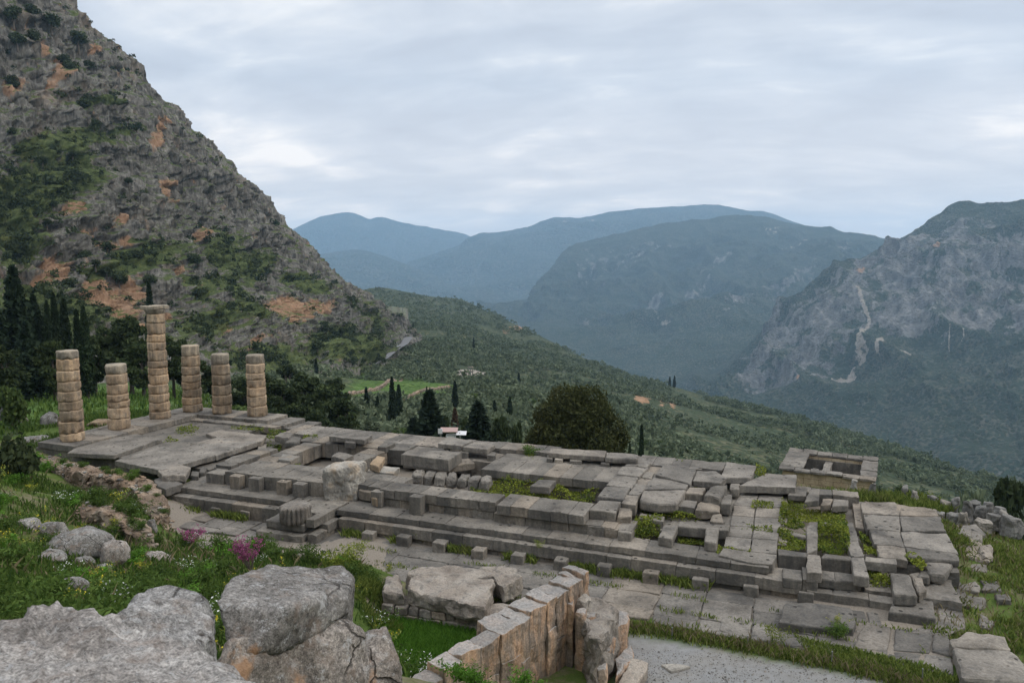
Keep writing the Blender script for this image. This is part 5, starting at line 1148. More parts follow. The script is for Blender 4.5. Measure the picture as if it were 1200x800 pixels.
# standing stones and rubble off the west corner
grey = M['grey_rubble']
for i, (x, y, w_, h_) in enumerate(((1021, 582, 7, 16), (1030, 588, 6, 8), (1057, 585, 6, 15), (1071, 590, 7, 15), (1075, 592, 5, 8), (1092, 592, 9, 12), (1106, 598, 9, 13), (1120, 600, 9, 18), (1132, 608, 10, 22), (1128, 612, 9, 14), (1142, 601, 10, 15), (1148, 606, 10, 13), (1158, 598, 11, 10), (1163, 612, 12, 12), (1152, 616, 14, 7), (1176, 612, 10, 12), (1183, 618, 16, 14), (1192, 617, 9, 8), (1000, 573, 6, 12), (958, 580, 6, 9), (978, 580, 10, 7), (990, 584, 8, 6), (945, 582, 9, 7), (1115, 610, 14, 10), (1098, 606, 12, 6), (1170, 604, 10, 9))):
    p = on_ground(x, y, which=(SBV,)) or at(x, y, 0); s = p.length / F; rg = random.Random(i); SEED[0] += 1; bm = newbm(); a_ = w_ * s / 2; hh = h_ * s; r0 = rg.uniform(0, 1.5); lean = rg.uniform(-.12, .12)
    add_block(bm, [(p.x + math.cos(r0 + q) * a_ * rg.uniform(.9, 1.4) + lean * hh, p.y + math.sin(r0 + q) * a_ * rg.uniform(.8, 1.3), p.z + hh * rg.uniform(.7, 1.05)) for q in (.3, 1.5, 2.6, 3.9, 5.1)], hh + .4, .09, .09, .16, i, taper=.12)
    lb = 'broken grey stone stump in the rubble field west of the temple' if x > 1040 else 'broken stone stump in the weeds before the treasury'
    if i == 8: lb = 'tallest upright stone slab in the rubble field, right of the temple'
    if i == 2: lb = 'slim pale stump alone in the weeds right of the treasury'
    thing('stone_stump', bm, lb, 'stone', 'stone stumps in the rubble field' if x > 1040 else 'stone stumps by the treasury', mat=grey)
for i, (pts, z) in enumerate((([(1118, 625), (1150, 634), (1156, 622), (1142, 612), (1128, 614)], .35), ([(1132, 651), (1160, 658), (1161, 640), (1140, 628), (1126, 640)], .3), ([(1136, 668), (1158, 669), (1156, 660), (1138, 657)], .15), ([(1112, 618), (1126, 640), (1134, 630), (1124, 614)], .2), ([(1150, 652), (1166, 650), (1162, 636), (1150, 640)], .5), ([(1120, 688), (1148, 694), (1146, 682), (1122, 680)], .05), ([(1150, 690), (1174, 692), (1170, 680), (1150, 680)], .05), ([(1128, 706), (1150, 712), (1154, 700), (1132, 696)], .03), ([(1168, 702), (1186, 704), (1182, 694), (1166, 694)], .03), ([(1146, 732), (1162, 736), (1164, 724), (1150, 720)], .03))):
    lb = ['pinkish rough slab behind the grass strip, uppermost west of the platform', 'long grey rough slab beside the grass strip west of the platform', 'rounded end stone of the slabs beside the grass strip', 'narrow worn slab along the platform edge, top of the grass strip', 'upright-edged block right of the long rough slab'] 
    if i < 5: Q('rough_slab', z, .5, pts, lb[i], 'stone slab', mat=SL, rough=.1, bev=.12)
    else: Q('rough_slab', z, .4, pts, 'flat stone half buried in the weeds at the right', 'stone slab', group='half buried stones at the right', mat=SL, rough=.1, bev=.1)

# ------------------------------------------------------------------ small shelter and far ruins on the slope
sp = far(528, 520, 100); gzs = ground_z(sp.x, sp.y); zt = far(528, 503, 100).z
SH = empty('shelter', (sp.x, sp.y, zt - 2.6), 'small open shelter with a pale sheet roof on thin posts, behind the temple', 'shelter')
white = NT('sheet_roof').col((.55, .53, .52)).m; redm = NT('tile_roof').col((.36, .25, .22)).m; wall_ = NT('whitewash').col((.6, .6, .58)).m
bm = bmesh.new()
for x_, y_ in ((-1.3, -.8), (1.3, -.8), (-1.3, .8), (1.3, .8)): tube(bm, (x_, y_, -3), (x_, y_, 2.35), .06)
bm_obj('post', bm, M['steel'], SH)
bm = newbm(); add_block(bm, [(-1.4, -.9, 2.5), (1.0, -.9, 2.5), (1.0, .9, 2.7), (-1.4, .9, 2.7)], .12, .03, .02, .6, 1); bm_obj('roof', bm, redm, SH)
bm = newbm(); add_block(bm, [(.9, -1.4, 2.2), (2.2, -1.2, 2.15), (2.2, .2, 2.35), (.7, .2, 2.35)], .08, .02, .02, .6, 1); add_block(bm, [(-1.6, -.9, 2.9), (-1.0, -.9, 2.9), (-1.0, -.8, 2.9), (-1.6, -.8, 2.9)], .7, .02, .01, .6, 2); bm_obj('awning', bm, white, SH)
bm = newbm(); add_block(bm, [(-.6, -.4, 1.9), (.7, -.4, 1.9), (.7, .5, 1.9), (-.6, .5, 1.9)], 4, .03, .02, .6, 1); bm_obj('kiosk', bm, wall_, SH)
th = on_ground(545, 441, which=(HBV,)) or far(545, 441, 500)
TO = empty('tholos_ruin', th, 'far pale round ruin with three standing columns among the olive trees', 'temple ruin'); s = th.length / F
bm = newbm()
for i in range(14):
    a_ = i / 14 * 2 * math.pi; add_block(bm, [(math.cos(a_ + q) * r * s, math.sin(a_ + q) * r * s * 2.0, s * 2.0) for q, r in ((-.2, 16), (.2, 16), (.2, 22), (-.2, 22))], s * 5, .2, .3, 2.5, i)
for i in range(10): add_block(bm, [(random.uniform(-20, 24) * s + dx * s * 3, random.uniform(-18, 18) * s + dy * s * 3, s * random.uniform(1, 3.5)) for dx, dy in ((-1, -1), (1, -1), (1, 1), (-1, 1))], s * 6, .2, .3, 3, i + 20)
bm_obj('base', bm, PA, TO)
for i in range(3):
    bm = bmesh.new(); tube(bm, ((4 + i * 2.4) * s, 0, 0), ((4 + i * 2.4) * s, 0, 10.5 * s), .55 * s, 10); bm_obj('column', bm, PA, TO)
bm = newbm(); add_block(bm, [(3.2 * s, -.8 * s, 11.7 * s), (9.6 * s, -.8 * s, 11.7 * s), (9.6 * s, .8 * s, 11.7 * s), (3.2 * s, .8 * s, 11.7 * s)], 1.2 * s, .1, .1, 2, 4); bm_obj('entablature', bm, PA, TO)
# terrace walls of the lower terrace, each a run of reddish masonry
for (a_, b2, hpx, lb) in (((408, 463), (452, 452), 4, 'upper reddish terrace wall below the cypress row'), ((452, 452), (472, 446), 3, 'short pale terrace wall continuing uphill to the road'), ((440, 477), (488, 462), 3.2, 'lower terrace wall crossing the meadow behind the four cypresses'), ((488, 462), (528, 454), 3, 'far right terrace wall at the meadow edge'), ((432, 428), (456, 424), 2.5, 'pale parapet at the bend of the road')):
    A, B = on_ground(*a_, which=(HBV,)), on_ground(*b2, which=(HBV,))
    if A is None or B is None: continue
    hh = hpx * A.length / F; d = (B - A); nrm = Vector((-d.y, d.x, 0)).normalized() * 1.2; bm = newbm(); n = 10
    for i in range(n):
        p, q = A + d * (i / n), A + d * ((i + .97) / n); SEED[0] += 1; z1 = random.uniform(.75, 1.1) * hh
        for v in (p, q): v.z = ground_z(v.x, v.y)
        zc = (p.z + q.z) / 2 + z1
        add_block(bm, [(p.x, p.y, zc), (q.x, q.y, zc), (q.x + nrm.x, q.y + nrm.y, zc), (p.x + nrm.x, p.y + nrm.y, zc)], z1 + 3, .2, .25, 3, SEED[0])
    thing('terrace_wall', bm, lb, 'wall', mat=M['rubble_stone'])
# road on the bend
rp = [(437, 429), (452, 421), (460, 414), (466, 409), (474, 404), (479, 396)]; V, Fq = [], []
for i, (x, y) in enumerate(rp):
    g = on_ground(x, y, which=(HBV, CBV)) or far(x, y, 600); w2 = 1.6 + i * .45
    d = (rp[min(i + 1, len(rp) - 1)][0] - rp[max(i - 1, 0)][0]); r = Vector((g.y, -g.x, 0)).normalized()
    V += [(g.x - r.x * w2, g.y - r.y * w2, g.z + 1.2), (g.x + r.x * w2, g.y + r.y * w2, g.z + 1.2)]
for i in range(len(rp) - 1): Fq.append((2 * i, 2 * i + 1, 2 * i + 3, 2 * i + 2))
asph = NT('asphalt').col((.15, .147, .143)).m
tag(mesh_np('road', V, Fq, asph), kind='structure')

# ------------------------------------------------------------------ foliage
def leaf_mat(name, dark, light, warm=None, scale=.4, trans=.25):
    k = NT(name); t = k.attr('tint'); n = k.noise(scale, 4, .6)
    c = k.ramp(k.math('ADD', k.math('MULTIPLY', t, .65), k.math('MULTIPLY', n, .35)), (.22, dark), (.78, light))
    if warm: c = k.mix(k.ramp(k.noise(scale * .6, 3, .6), (.55, 0.0), (.72, .6)), c, warm)
    c = k.mix(1.0, c, k.math('MULTIPLY_ADD', k.rand(), .4, .8), 'MULTIPLY')
    k.col(c); k.b.inputs['Roughness'].default_value = .8
    tr = k.n('ShaderNodeBsdfTranslucent'); k.l(c, tr.inputs['Color']); ms = k.n('ShaderNodeMixShader'); ms.inputs[0].default_value = trans
    k.l(k.b.outputs[0], ms.inputs[1]); k.l(tr.outputs[0], ms.inputs[2]); k.l(ms.outputs[0], k.out.inputs[0]); M[name] = k.m; return k.m
leaf_mat('cypress_leaf', (.012, .022, .010), (.035, .052, .022)); leaf_mat('fir_leaf', (.012, .022, .012), (.034, .052, .027)); leaf_mat('pine_leaf', (.018, .03, .012), (.07, .09, .034))
leaf_mat('oak_leaf', (.018, .023, .008), (.07, .075, .025), warm=(.055, .05, .018)); leaf_mat('olive_leaf', (.05, .068, .036), (.15, .175, .10)); leaf_mat('bush_leaf', (.035, .06, .016), (.11, .15, .042))
leaf_mat('scrub_leaf', (.02, .032, .013), (.06, .075, .03)); leaf_mat('sage_leaf', (.075, .085, .045), (.16, .165, .095)); leaf_mat('rust_leaf', (.05, .028, .014), (.11, .065, .032)); leaf_mat('lime_leaf', (.04, .075, .012), (.26, .28, .04), scale=1.5)
leaf_mat('dry_leaf', (.16, .13, .07), (.34, .28, .16), trans=.3); leaf_mat('grass_blade', (.032, .066, .012), (.115, .17, .036), scale=.5, trans=.35); leaf_mat('bright_grass', (.055, .13, .014), (.13, .26, .035), scale=.7, trans=.35); leaf_mat('weed_leaf', (.075, .115, .02), (.24, .28, .065), warm=(.17, .15, .07), scale=.8)
leaf_mat('pink_flower', (.30, .05, .16), (.52, .15, .32), trans=.3); leaf_mat('yellow_flower', (.45, .36, .02), (.65, .55, .06), trans=.3); leaf_mat('white_flower', (.5, .5, .45), (.75, .75, .7), trans=.3)
bk_ = NT('bark'); bk_.col(bk_.ramp(bk_.noise(6, 6, .7), (.3, (.06, .05, .04)), (.7, (.15, .125, .10)))); M['bark'] = bk_.m
def quads(C, size, seed=0, up=.0, aspect=1.0, tintbias=None):
    """random leaf-clump faces at points C -> verts, faces, tint"""
    rg = np.random.default_rng(seed); n = len(C); N = rg.normal(size=(n, 3)); N[:, 2] += up; N /= np.linalg.norm(N, axis=1, keepdims=True)
    A = np.cross(N, rg.normal(size=(n, 3))); A /= np.linalg.norm(A, axis=1, keepdims=True); B = np.cross(N, A); s = (np.asarray(size) * rg.uniform(.6, 1.3, n))[:, None]
    V = np.stack([C - A * s, C - B * s * .55 * aspect, C + A * s, C + B * s * .55 * aspect], 1).reshape(-1, 3)
    t = np.repeat(np.clip(rg.random(n) * .7 + (tintbias if tintbias is not None else .15), 0, 1), 4)
    return V, np.arange(n * 4).reshape(n, 4), t
def leaves(name, C, size, mat, parent=None, seed=0, up=0., aspect=1., origin=None):
    V, Fq, t = quads(np.asarray(C), size, seed, up, aspect); return mesh_np(name, V, Fq, M[mat], parent, tint=t, origin=origin)
def limb(bm, pts, rad, n=7):
    rings = []
    for i, (p, r) in enumerate(zip(pts, rad)):
        p = Vector(p); d = (Vector(pts[min(i + 1, len(pts) - 1)]) - Vector(pts[max(i - 1, 0)])).normalized(); x = d.orthogonal().normalized(); y = d.cross(x)
        rings.append([bm.verts.new(p + (x * math.cos(t) + y * math.sin(t)) * r) for t in np.linspace(0, 2 * math.pi, n, endpoint=False)])
    for a, b in zip(rings[:-1], rings[1:]):
        for i in range(n): bm.faces.new((a[i], a[(i + 1) % n], b[(i + 1) % n], b[i]))
    bm.faces.new(rings[-1]); bm.faces.new(rings[0][::-1])
def crown_pts(kind, n, rg, h, w):
    """points spread through a crown of height h and width w"""
    if kind == 'cypress':
        t = rg.random(n) ** .8; a = rg.random(n) * 2 * np.pi; prof = np.minimum(1, t * 9 + .35) * (1 - t) ** .62 * 1.15
        lump = 1 + .22 * np.sin(a * 3 + t * 14) + .15 * np.sin(a * 5 - t * 31); r = np.sqrt(rg.uniform(.3, 1, n)) * prof * lump * w / 2
        return np.stack([np.cos(a) * r, np.sin(a) * r, t * h], 1)
    if kind == 'fir':
        k = 16; ti = rg.integers(0, k, n); t = (ti + rg.random(n) * .55) / k; t = np.clip(t, 0, .995); nb = 9; br = rg.integers(0, nb, n); a = br * 2 * np.pi / nb + ti * 1.7 + rg.normal(size=n) * .16
        rr = rg.random(n) ** .7; r = rr * (1 - t) ** .85 * w / 2 * (.75 + .35 * np.sin(ti * 2.3 + br * 4.1)); return np.stack([np.cos(a) * r, np.sin(a) * r, (.06 + .94 * t) * h - rr * w * .07], 1)
    if kind == 'oak':
        L_ = np.array([(-.14, 0, .82, .17), (.15, .02, .80, .18), (-.31, .1, .56, .17), (.37, 0, .40, .18), (0, -.2, .58, .20), (0, .2, .62, .20), (-.40, -.05, .27, .15), (.43, .1, .18, .14), (0, 0, .36, .24), (-.2, -.22, .34, .19), (.2, -.25, .28, .19), (.27, .16, .58, .16), (-.25, -.15, .70, .13), (.02, .0, .90, .10), (-.45, .1, .14, .12), (.30, -.2, .14, .16), (-.1, -.3, .14, .17), (.23, -.1, .68, .13), (-.05, -.1, .75, .14), (.46, -.05, .30, .10), (-.36, -.2, .42, .12)])
        pw = L_[:, 3] ** 2; i = rg.choice(len(L_), n, p=pw / pw.sum()); d = rg.normal(size=(n, 3)); d /= np.linalg.norm(d, axis=1, keepdims=True)
        sub_ = 1 + .22 * np.sin(d[:, 0] * 9 + i) * np.sin(d[:, 1] * 8 + i * 2) * np.cos(d[:, 2] * 7); q = rg.uniform(.3, 1.08, n) ** .5 * sub_
        L_[:, 2] = .30 + .70 * L_[:, 2]; C = L_[i][:, :3] * np.array([w, w, h]) + d * (L_[i][:, 3] * w * q)[:, None] * np.array([1, 1, .8]); C[:, 2] = np.maximum(C[:, 2], .02 * h); return C
    m = 26 if kind in ('oak', 'pine') else 10                                   # clumps
    if kind == 'oak': m = 34; cz, sp, vr = rg.uniform(.10, .86, m), .47, .15
    elif kind == 'pine': cz, sp, vr = rg.uniform(.14, .90, m), .38, .15
    else: cz, sp, vr = rg.uniform(.25, .75, m), .26, .28
    a = rg.random(m) * 2 * np.pi; ro = np.sqrt(rg.random(m)) * sp * w * np.sqrt(np.clip(1 - ((cz - .42) / .56) ** 2, .06, 1))
    Cc = np.stack([np.cos(a) * ro, np.sin(a) * ro, cz * h], 1); rad = rg.uniform(.6, 1.15, m) * vr * min(w, h * 1.2)
    i = rg.integers(0, m, n); d = rg.normal(size=(n, 3)); d /= np.linalg.norm(d, axis=1, keepdims=True); q = rg.uniform(.35, 1, n) ** .6
    return Cc[i] + d * (rad[i] * q)[:, None] * np.array([1, 1, .72])
TEMPL = {}
def tree_template(kind, mat, n, size, var, h, w, trunk=.12):
    """mesh data for one variant: crown and trunk of real height h and width w"""
    rg = np.random.default_rng(var * 31 + sum(map(ord, kind))); C = crown_pts(kind, n, rg, h * (1 - trunk), w); C[:, 2] += h * trunk
    cr = leaves('crown', C, size, mat, seed=var + 5, up=.3 if kind != 'cypress' else .0); bm = bmesh.new(); tr = h * .018 + .08
    if kind in ('cypress', 'fir'): limb(bm, [(0, 0, -1.5), (0, 0, h * .3), (0, 0, h * .92)], [tr * 1.3, tr, .03])
    else:
        limb(bm, [(0, 0, -1.5), (.1, .05, h * .2), (.0, .15, h * .42), (.1, 0, h * .7)], [tr * 1.5, tr * 1.1, tr * .8, .05])
        for i in range(7):
            t = rg.uniform(.2, .5); a = rg.random() * 6.28; e = C[rg.integers(0, len(C))]; limb(bm, [(0, .1, h * t), tuple(np.array([0, .1, h * t]) * .45 + e * .55 + np.array([0, 0, .1 * h])), tuple(e)], [tr * .6, tr * .35, .03], 5)
    tk = bm_obj('trunk', bm, M['bark']); a, b = cr.data, tk.data; bpy.data.objects.remove(cr); bpy.data.objects.remove(tk); TEMPL[(kind, mat, var)] = (a, b, h, w); return a, b, h, w
def put_tree(name, key, base, height, width, label, cat='tree', group=None, rz=None):
    a, b, h, w = TEMPL[key]; r = empty(name, base, label, cat, group, rz=random.uniform(0, 6.28) if rz is None else rz); r.scale = (width / w, width / w, height / h)
    for nm, me in (('crown', a), ('trunk', b)): link(bpy.data.objects.new(nm, me), r)
    return r
def tree_px(name, key, x, ytop, dist, wpx, label, cat='tree', group=None, ybase=None):
    if ybase is not None:
        g = on_ground(x, ybase, which=(HBV,)); dist = math.hypot(g.x, g.y) if g is not None else dist
    p = far(x, ytop, dist); gz_ = ground_z(p.x, p.y)
    hh = max(p.z - gz_, 2.0); return put_tree(name, key, (p.x, p.y, gz_ - .2), hh, wpx * dist / F, label, cat, group)
for v in range(3):
    tree_template('cypress', 'cypress_leaf', 2600, .42, v, 14, 2.6, .04); tree_template('fir', 'fir_leaf', 3600, .55, v, 18, 9, .05); tree_template('pine', 'pine_leaf', 4200, .42, v, 11, 9, .14)
    tree_template('bush', 'bush_leaf', 900, .26, v, 3, 3.6, .02); tree_template('bush', 'scrub_leaf', 900, .24, v, 3, 3.6, .02); tree_template('bush', 'olive_leaf', 1100, .28, v, 4, 4.4, .12)
tree_template('oak', 'oak_leaf', 22000, .27, 0, 15, 16, .06); tree_template('bush', 'sage_leaf', 1500, .2, 0, 3, 5, .02); tree_template('bush', 'rust_leaf', 1000, .22, 0, 3, 4, .02); tree_template('cypress', 'rust_leaf', 1500, .4, 0, 6, 2, .04)

tree_px('oak_tree', ('oak', 'oak_leaf', 0), 676, 452, 70, 112, 'big round dark green tree standing beyond the long temple edge').rotation_euler = (0, 0, 0)
BASE = {0: 491, 1: 489, 2: 501, 3: 495, 4: 481, 5: 492, 6: 488, 7: 482, 8: 452, 9: 482, 12: 453, 13: 454, 20: 419, 21: 422, 22: 425, 23: 428, 24: 426, 25: 427, 26: 425, 27: 425, 28: 440, 29: 476, 30: 386, 31: 411, 32: 394}
CY = lambda v: ('cypress', 'cypress_leaf', v % 3); FI = lambda v: ('fir', 'fir_leaf', v % 3); PI_ = lambda v: ('pine', 'pine_leaf', v % 3)
for i, (x, yt, d, w_, lb) in enumerate(((429, 453, 190, 7, 'leftmost slim cypress of four on the meadow terrace'), (442, 463, 195, 6, 'shortest slim cypress of four on the meadow terrace'), (459, 441, 165, 9, 'tallest dark cypress of four on the meadow terrace'), (467, 450, 165, 9, 'rightmost dark cypress of four on the meadow terrace'),
        (533, 446, 210, 8, 'slim cypress above the rust-brown dead tree by the shelter'), (597.5, 464, 170, 7, 'slim cypress left of the big round tree'), (579.5, 468, 180, 6, 'small cypress between the dark fir and the slim cypress'), (589, 472, 240, 5, 'thin distant cypress just left of the slim one by the round tree'), (608, 436, 430, 4, 'tiny far cypress on the olive slope above the round tree'), (640, 470, 260, 5, 'cypress peeping behind the top left of the round tree'),
        (752, 497, 115, 9, 'dark cypress right of the big round tree'), (738, 517, 105, 7, 'short dark cypress close to the right side of the round tree'), (785, 441, 900, 3.4, 'left one of two tiny cypresses on the far spur'), (790.5, 440, 900, 3.4, 'right one of two tiny cypresses on the far spur'),
        (97, 358, 118, 13, 'tall cypress just right of the leftmost column'), (89, 362, 124, 11, 'cypress behind the top of the leftmost column'), (74, 349, 128, 14, 'dense cypress above and left of the leftmost column'), (62, 343, 132, 12, 'tall cypress at the heart of the left grove'), (54, 352, 126, 10, 'cypress near the big fir in the left grove'), (174, 332, 215, 12, 'cypress whose tip shows above the tallest column'),
        (349, 375, 330, 8, 'left end cypress of the row at the cliff foot'), (358, 371, 335, 10, 'second cypress from the left in the cliff foot row'), (365, 378, 330, 11, 'dark broad cypress in the middle of the cliff foot row'), (372, 398, 310, 9, 'short cypress before the cliff foot row'), (353, 390, 320, 9, 'low cypress at the front left of the cliff foot row'), (394, 395, 350, 13, 'broad cypress apart from the cliff foot row, to its right'), (408, 388, 360, 8, 'left of the paired cypresses right of the cliff foot row'), (412.5, 391, 355, 7, 'right of the paired cypresses right of the cliff foot row'), (370, 420, 260, 5, 'small thin cypress below the cliff foot row'), (500, 452, 560, 3.5, 'tiny cypress on the olive slope left of the far ruin'), (472, 370, 900, 9, 'dark cypress clump at the road bend'), (555, 395, 1000, 3, 'tiny cypress high on the terraced spur'), (484, 378, 950, 3, 'tiny cypress high on the spur above the road'))):
    tree_px('cypress_tree', CY(i), x, yt, d, w_, lb, 'cypress', ybase=BASE.get(i))
for i, (x, yt, d, w_, lb) in enumerate(((14, 306, 120, 62, 'tallest dark fir at the left edge'), (38, 340, 128, 44, 'dark fir right of the tallest one at the left edge'), (-14, 330, 118, 60, 'fir cut by the left edge of the grove'), (28, 372, 112, 46, 'lower fir in front of the tall ones at the left edge'), (503, 452, 105, 44, 'dark spreading fir left of the small shelter'), (560, 466, 108, 44, 'dark fir just right of the small shelter'), (484, 486, 125, 26, 'young fir at the left of the dark spreading fir'))):
    tree_px('fir_tree', FI(i), x, yt, d, w_ * (1.0 if x < 100 else 2.3), lb, 'fir tree')
pn = [(150, 368, 135, 62), (128, 378, 140, 50), (200, 392, 130, 46), (165, 400, 125, 55), (108, 388, 135, 40), (228, 420, 128, 48), (255, 428, 128, 40), (325, 442, 130, 60), (352, 436, 140, 56), (378, 448, 132, 60), (398, 462, 125, 56), (318, 462, 122, 44), (345, 470, 116, 48), (372, 476, 114, 44), (410, 480, 118, 40), (285, 440, 135, 44), (305, 436, 160, 40), (424, 500, 120, 26), (588, 484, 108, 40), (606, 490, 104, 30), (540, 490, 112, 30), (520, 484, 122, 36), (632, 492, 110, 30), (5, 400, 105, 46), (60, 396, 112, 46), (335, 425, 200, 34), (395, 440, 190, 36)]
pl = {0: 'grey-twigged dark pine behind the gap left of the tallest column', 7: 'dark pine directly right of the last column', 9: 'dark full pine in the middle of the thicket behind the temple', 18: 'rounded dark pine between the fir and the big round tree'}
for i, (x, yt, d, w_) in enumerate(pn):
    z = 'left' if x < 300 else 'mid'
    lb = pl.get(i) or ('dark pine in the grove behind the columns' if x < 300 else 'dark pine in the thicket beyond the temple floor')
    tree_px('pine_tree', PI_(i), x, yt, d, w_, lb, 'pine tree', group='pines behind the columns' if x < 300 else 'pines in the thicket beyond the temple')
tree_px('dead_cypress', ('cypress', 'rust_leaf', 0), 533, 478, 108, 9, 'rust-brown dead young cypress behind the small shelter', 'dead tree', ybase=512)
for i, (x, yt, d, w_, m, lb) in enumerate(((12, 498, 54, 52, 'scrub_leaf', 'dark dense bush at the left edge, left of the leftmost column'), (12, 444, 85, 30, 'bush_leaf', 'fresh green round bush at the left edge below the firs'), (815, 521, 82, 52, 'sage_leaf', 'silvery green broad shrub at the temple edge right of the round tree'), (862, 530, 78, 44, 'rust_leaf', 'brownish shrub right of the silvery one'), (482, 474, 230, 15, 'scrub_leaf', 'small round dark tree on the meadow right of the four cypresses'), (612, 515, 84, 22, 'bush_leaf', 'yellowish shrub at the left foot of the big round tree'), (630, 519, 82, 24, 'bush_leaf', 'low green shrub under the left side of the round tree'),
       (440, 498, 118, 30, 'rust_leaf', 'brown bush below the four cypresses'), (418, 496, 105, 22, 'olive_leaf', 'pale green shrub at the right end of the thicket'), (328, 486, 84, 30, 'olive_leaf', 'grey-green shrub low in front of the pine thicket'), (1035, 558, 90, 24, 'scrub_leaf', 'dark bush touching the right wall of the treasury'), (1065, 566, 85, 50, 'scrub_leaf', 'low dark thicket right of the treasury'), (1185, 556, 95, 70, 'scrub_leaf', 'dark shrub mass at the right edge beyond the rubble field'), (1140, 566, 105, 50, 'olive_leaf', 'grey olive bush behind the rubble field'), (903, 545, 90, 28, 'scrub_leaf', 'dark bush at the left wall of the treasury'), (544, 470, 200, 12, 'weed', 'x'))):
    if m == 'weed': continue
    tree_px('shrub', ('pine', 'pine_leaf', i % 3) if x > 1050 and m == 'scrub_leaf' else ('bush', m, 0 if m in ('sage_leaf', 'rust_leaf') else i % 3), x, yt, d, w_, lb, 'shrub')

# ---- small trees and shrubs scattered over the near part of the slope
def in_sight_slope(n, seed, x0, x1, y0, y1, dmin, dmax, avoid=None):
    rg = random.Random(seed); out = []; k = 0
    while len(out) < n and k < n * 12:
        k += 1; x, y = rg.uniform(x0, x1), rg.uniform(y0, y1); p = on_ground(x, y, which=(HBV,))
        if p is None or not (dmin < math.hypot(p.x, p.y) < dmax): continue
        if avoid and any(math.hypot((x - a) / c, (y - b) / d) < 1 for a, b, c, d in avoid): continue
        out.append((p, x, y, rg.random()))
    return out
AV = [(455, 460, 75, 16), (520, 462, 34, 12), (100, 470, 130, 26), (545, 437, 16, 8), (455, 418, 14, 12)]
for i, (p, x, y, r) in enumerate(in_sight_slope(150, 3, 280, 1150, 425, 560, 85, 330, AV)):
    key = ('bush', ('scrub_leaf', 'bush_leaf', 'olive_leaf')[i % 3], i % 2 if True else 0); h_ = 2.2 + r * 3.2
    put_tree('slope_shrub', key, (p.x, p.y, p.z - .2), h_, h_ * 1.25, {'scrub_leaf': 'dark rounded shrub on the slope below the temple', 'bush_leaf': 'fresh green shrub on the slope below the temple', 'olive_leaf': 'grey-green small olive on the slope below the temple'}[key[1]], 'shrub', 'shrubs on the slope below the temple')

# ---- olive grove: far too many to count, one object
def blob_field(name, P, sizes, nleaf, leaf, mat, seed, hfac=.85):
    rg = np.random.default_rng(seed); n = len(P); d = rg.normal(size=(n, nleaf, 3)); d /= np.linalg.norm(d, axis=2, keepdims=True); d[..., 2] = np.abs(d[..., 2]) * 1.25 - .2
    q = rg.uniform(.55, 1.05, (n, nleaf, 1)); lump = 1 + .25 * np.sin(d[..., :1] * 5 + rg.random((n, 1, 1)) * 6) * np.cos(d[..., 1:2] * 6)
    C = P[:, None, :] + d * q * lump * (sizes[:, None, None] / 2) * np.array([1, 1, hfac]); C[..., 2] += (sizes * .36)[:, None]
    bias = np.repeat(rg.uniform(-.15, .42, n), nleaf); V, Fq, t = quads(C.reshape(-1, 3), np.repeat(sizes * leaf, nleaf), seed + 1, up=.4, tintbias=bias); return mesh_np(name, V, Fq, M[mat], tint=t)
og = []; rgx = np.random.default_rng(5); k = 0
hm_ = hW.reshape(-1, 3); X_, Y_ = hX.ravel(), hY.ravel(); dist_ = np.linalg.norm(hm_[:, :2], axis=1)
for _ in range(60000):
    i = rgx.integers(0, len(hm_)); d = dist_[i]
    if d < 150 or d > 1900 or X_[i] < 300 or X_[i] > 1330: continue
    if rgx.random() > min(1, (d / 520) ** 1.1): continue
    x, y = X_[i], Y_[i]
    if any(math.hypot((x - a) / c, (y - b) / e) < 1 for a, b, c, e in AV): continue
    if vnoise(np.array([[hm_[i, 0] / 55, hm_[i, 1] / 55, 0]]), 3)[0] < -.38: continue
    og.append(hm_[i] + rgx.normal(size=3) * np.array([3, 3, 0]))
    if len(og) >= 11500: break
og = np.array(og); sz = RNG.uniform(2.4, 7.2, len(og)) * np.clip(.75 + np.linalg.norm(og[:, :2], axis=1) / 2500, .75, 1.4)
tag(blob_field('olive_grove', og, sz, 26, .20, 'olive_leaf', 8), 'grey-green olive trees covering the slope and spur beyond the temple', 'olive grove', kind='stuff')
# ---- scrub on the cliff
cm = cW.reshape(-1, 3); cx_, cy_ = cX.ravel(), cY.ravel(); gmask = patches(green)(cX, cY, None).ravel(); nsc = fbm(cm / 40, 3, 44)
sel = []
for _ in range(40000):
    i = rgx.integers(0, len(cm)); 
    if not (-40 < cx_[i] < 480 and -20 < cy_[i] < 445): continue
    if rgx.random() < .025 + gmask[i] * .42 * (nsc[i] > -.35) + (.08 if nsc[i] > .3 else 0): sel.append(cm[i] + (-cm[i] / np.linalg.norm(cm[i])) * 1.2)
    if len(sel) > 2300: break
sel = np.array(sel); sz = np.clip(RNG.lognormal(1.0, .45, len(sel)), 1.4, 8.5)
tag(blob_field('cliff_scrub', sel, sz, 34, .17, 'scrub_leaf', 18, .8), 'dark evergreen scrub growing on the ledges of the cliff', 'scrub', kind='stuff')
big = [(160, 148), (36, 45), (15, 18), (20, 46), (40, 15), (15, 98), (83, 80), (100, 77), (106, 78), (98, 122), (60, 26), (92, 48), (75, 70), (13, 155), (62, 175), (70, 200), (110, 147), (50, 190), (160, 300), (174, 288), (112, 310), (125, 318), (80, 335), (140, 328), (100, 300), (228, 305), (60, 215), (30, 240), (62, 240), (55, 262), (150, 212), (230, 345), (270, 340), (312, 318), (340, 330), (228, 330), (378, 400), (390, 396), (400, 390), (372, 405), (382, 385), (75, 225), (85, 180), (128, 290), (20, 380), (70, 370), (20, 300), (10, 330), (175, 328)]
P = []
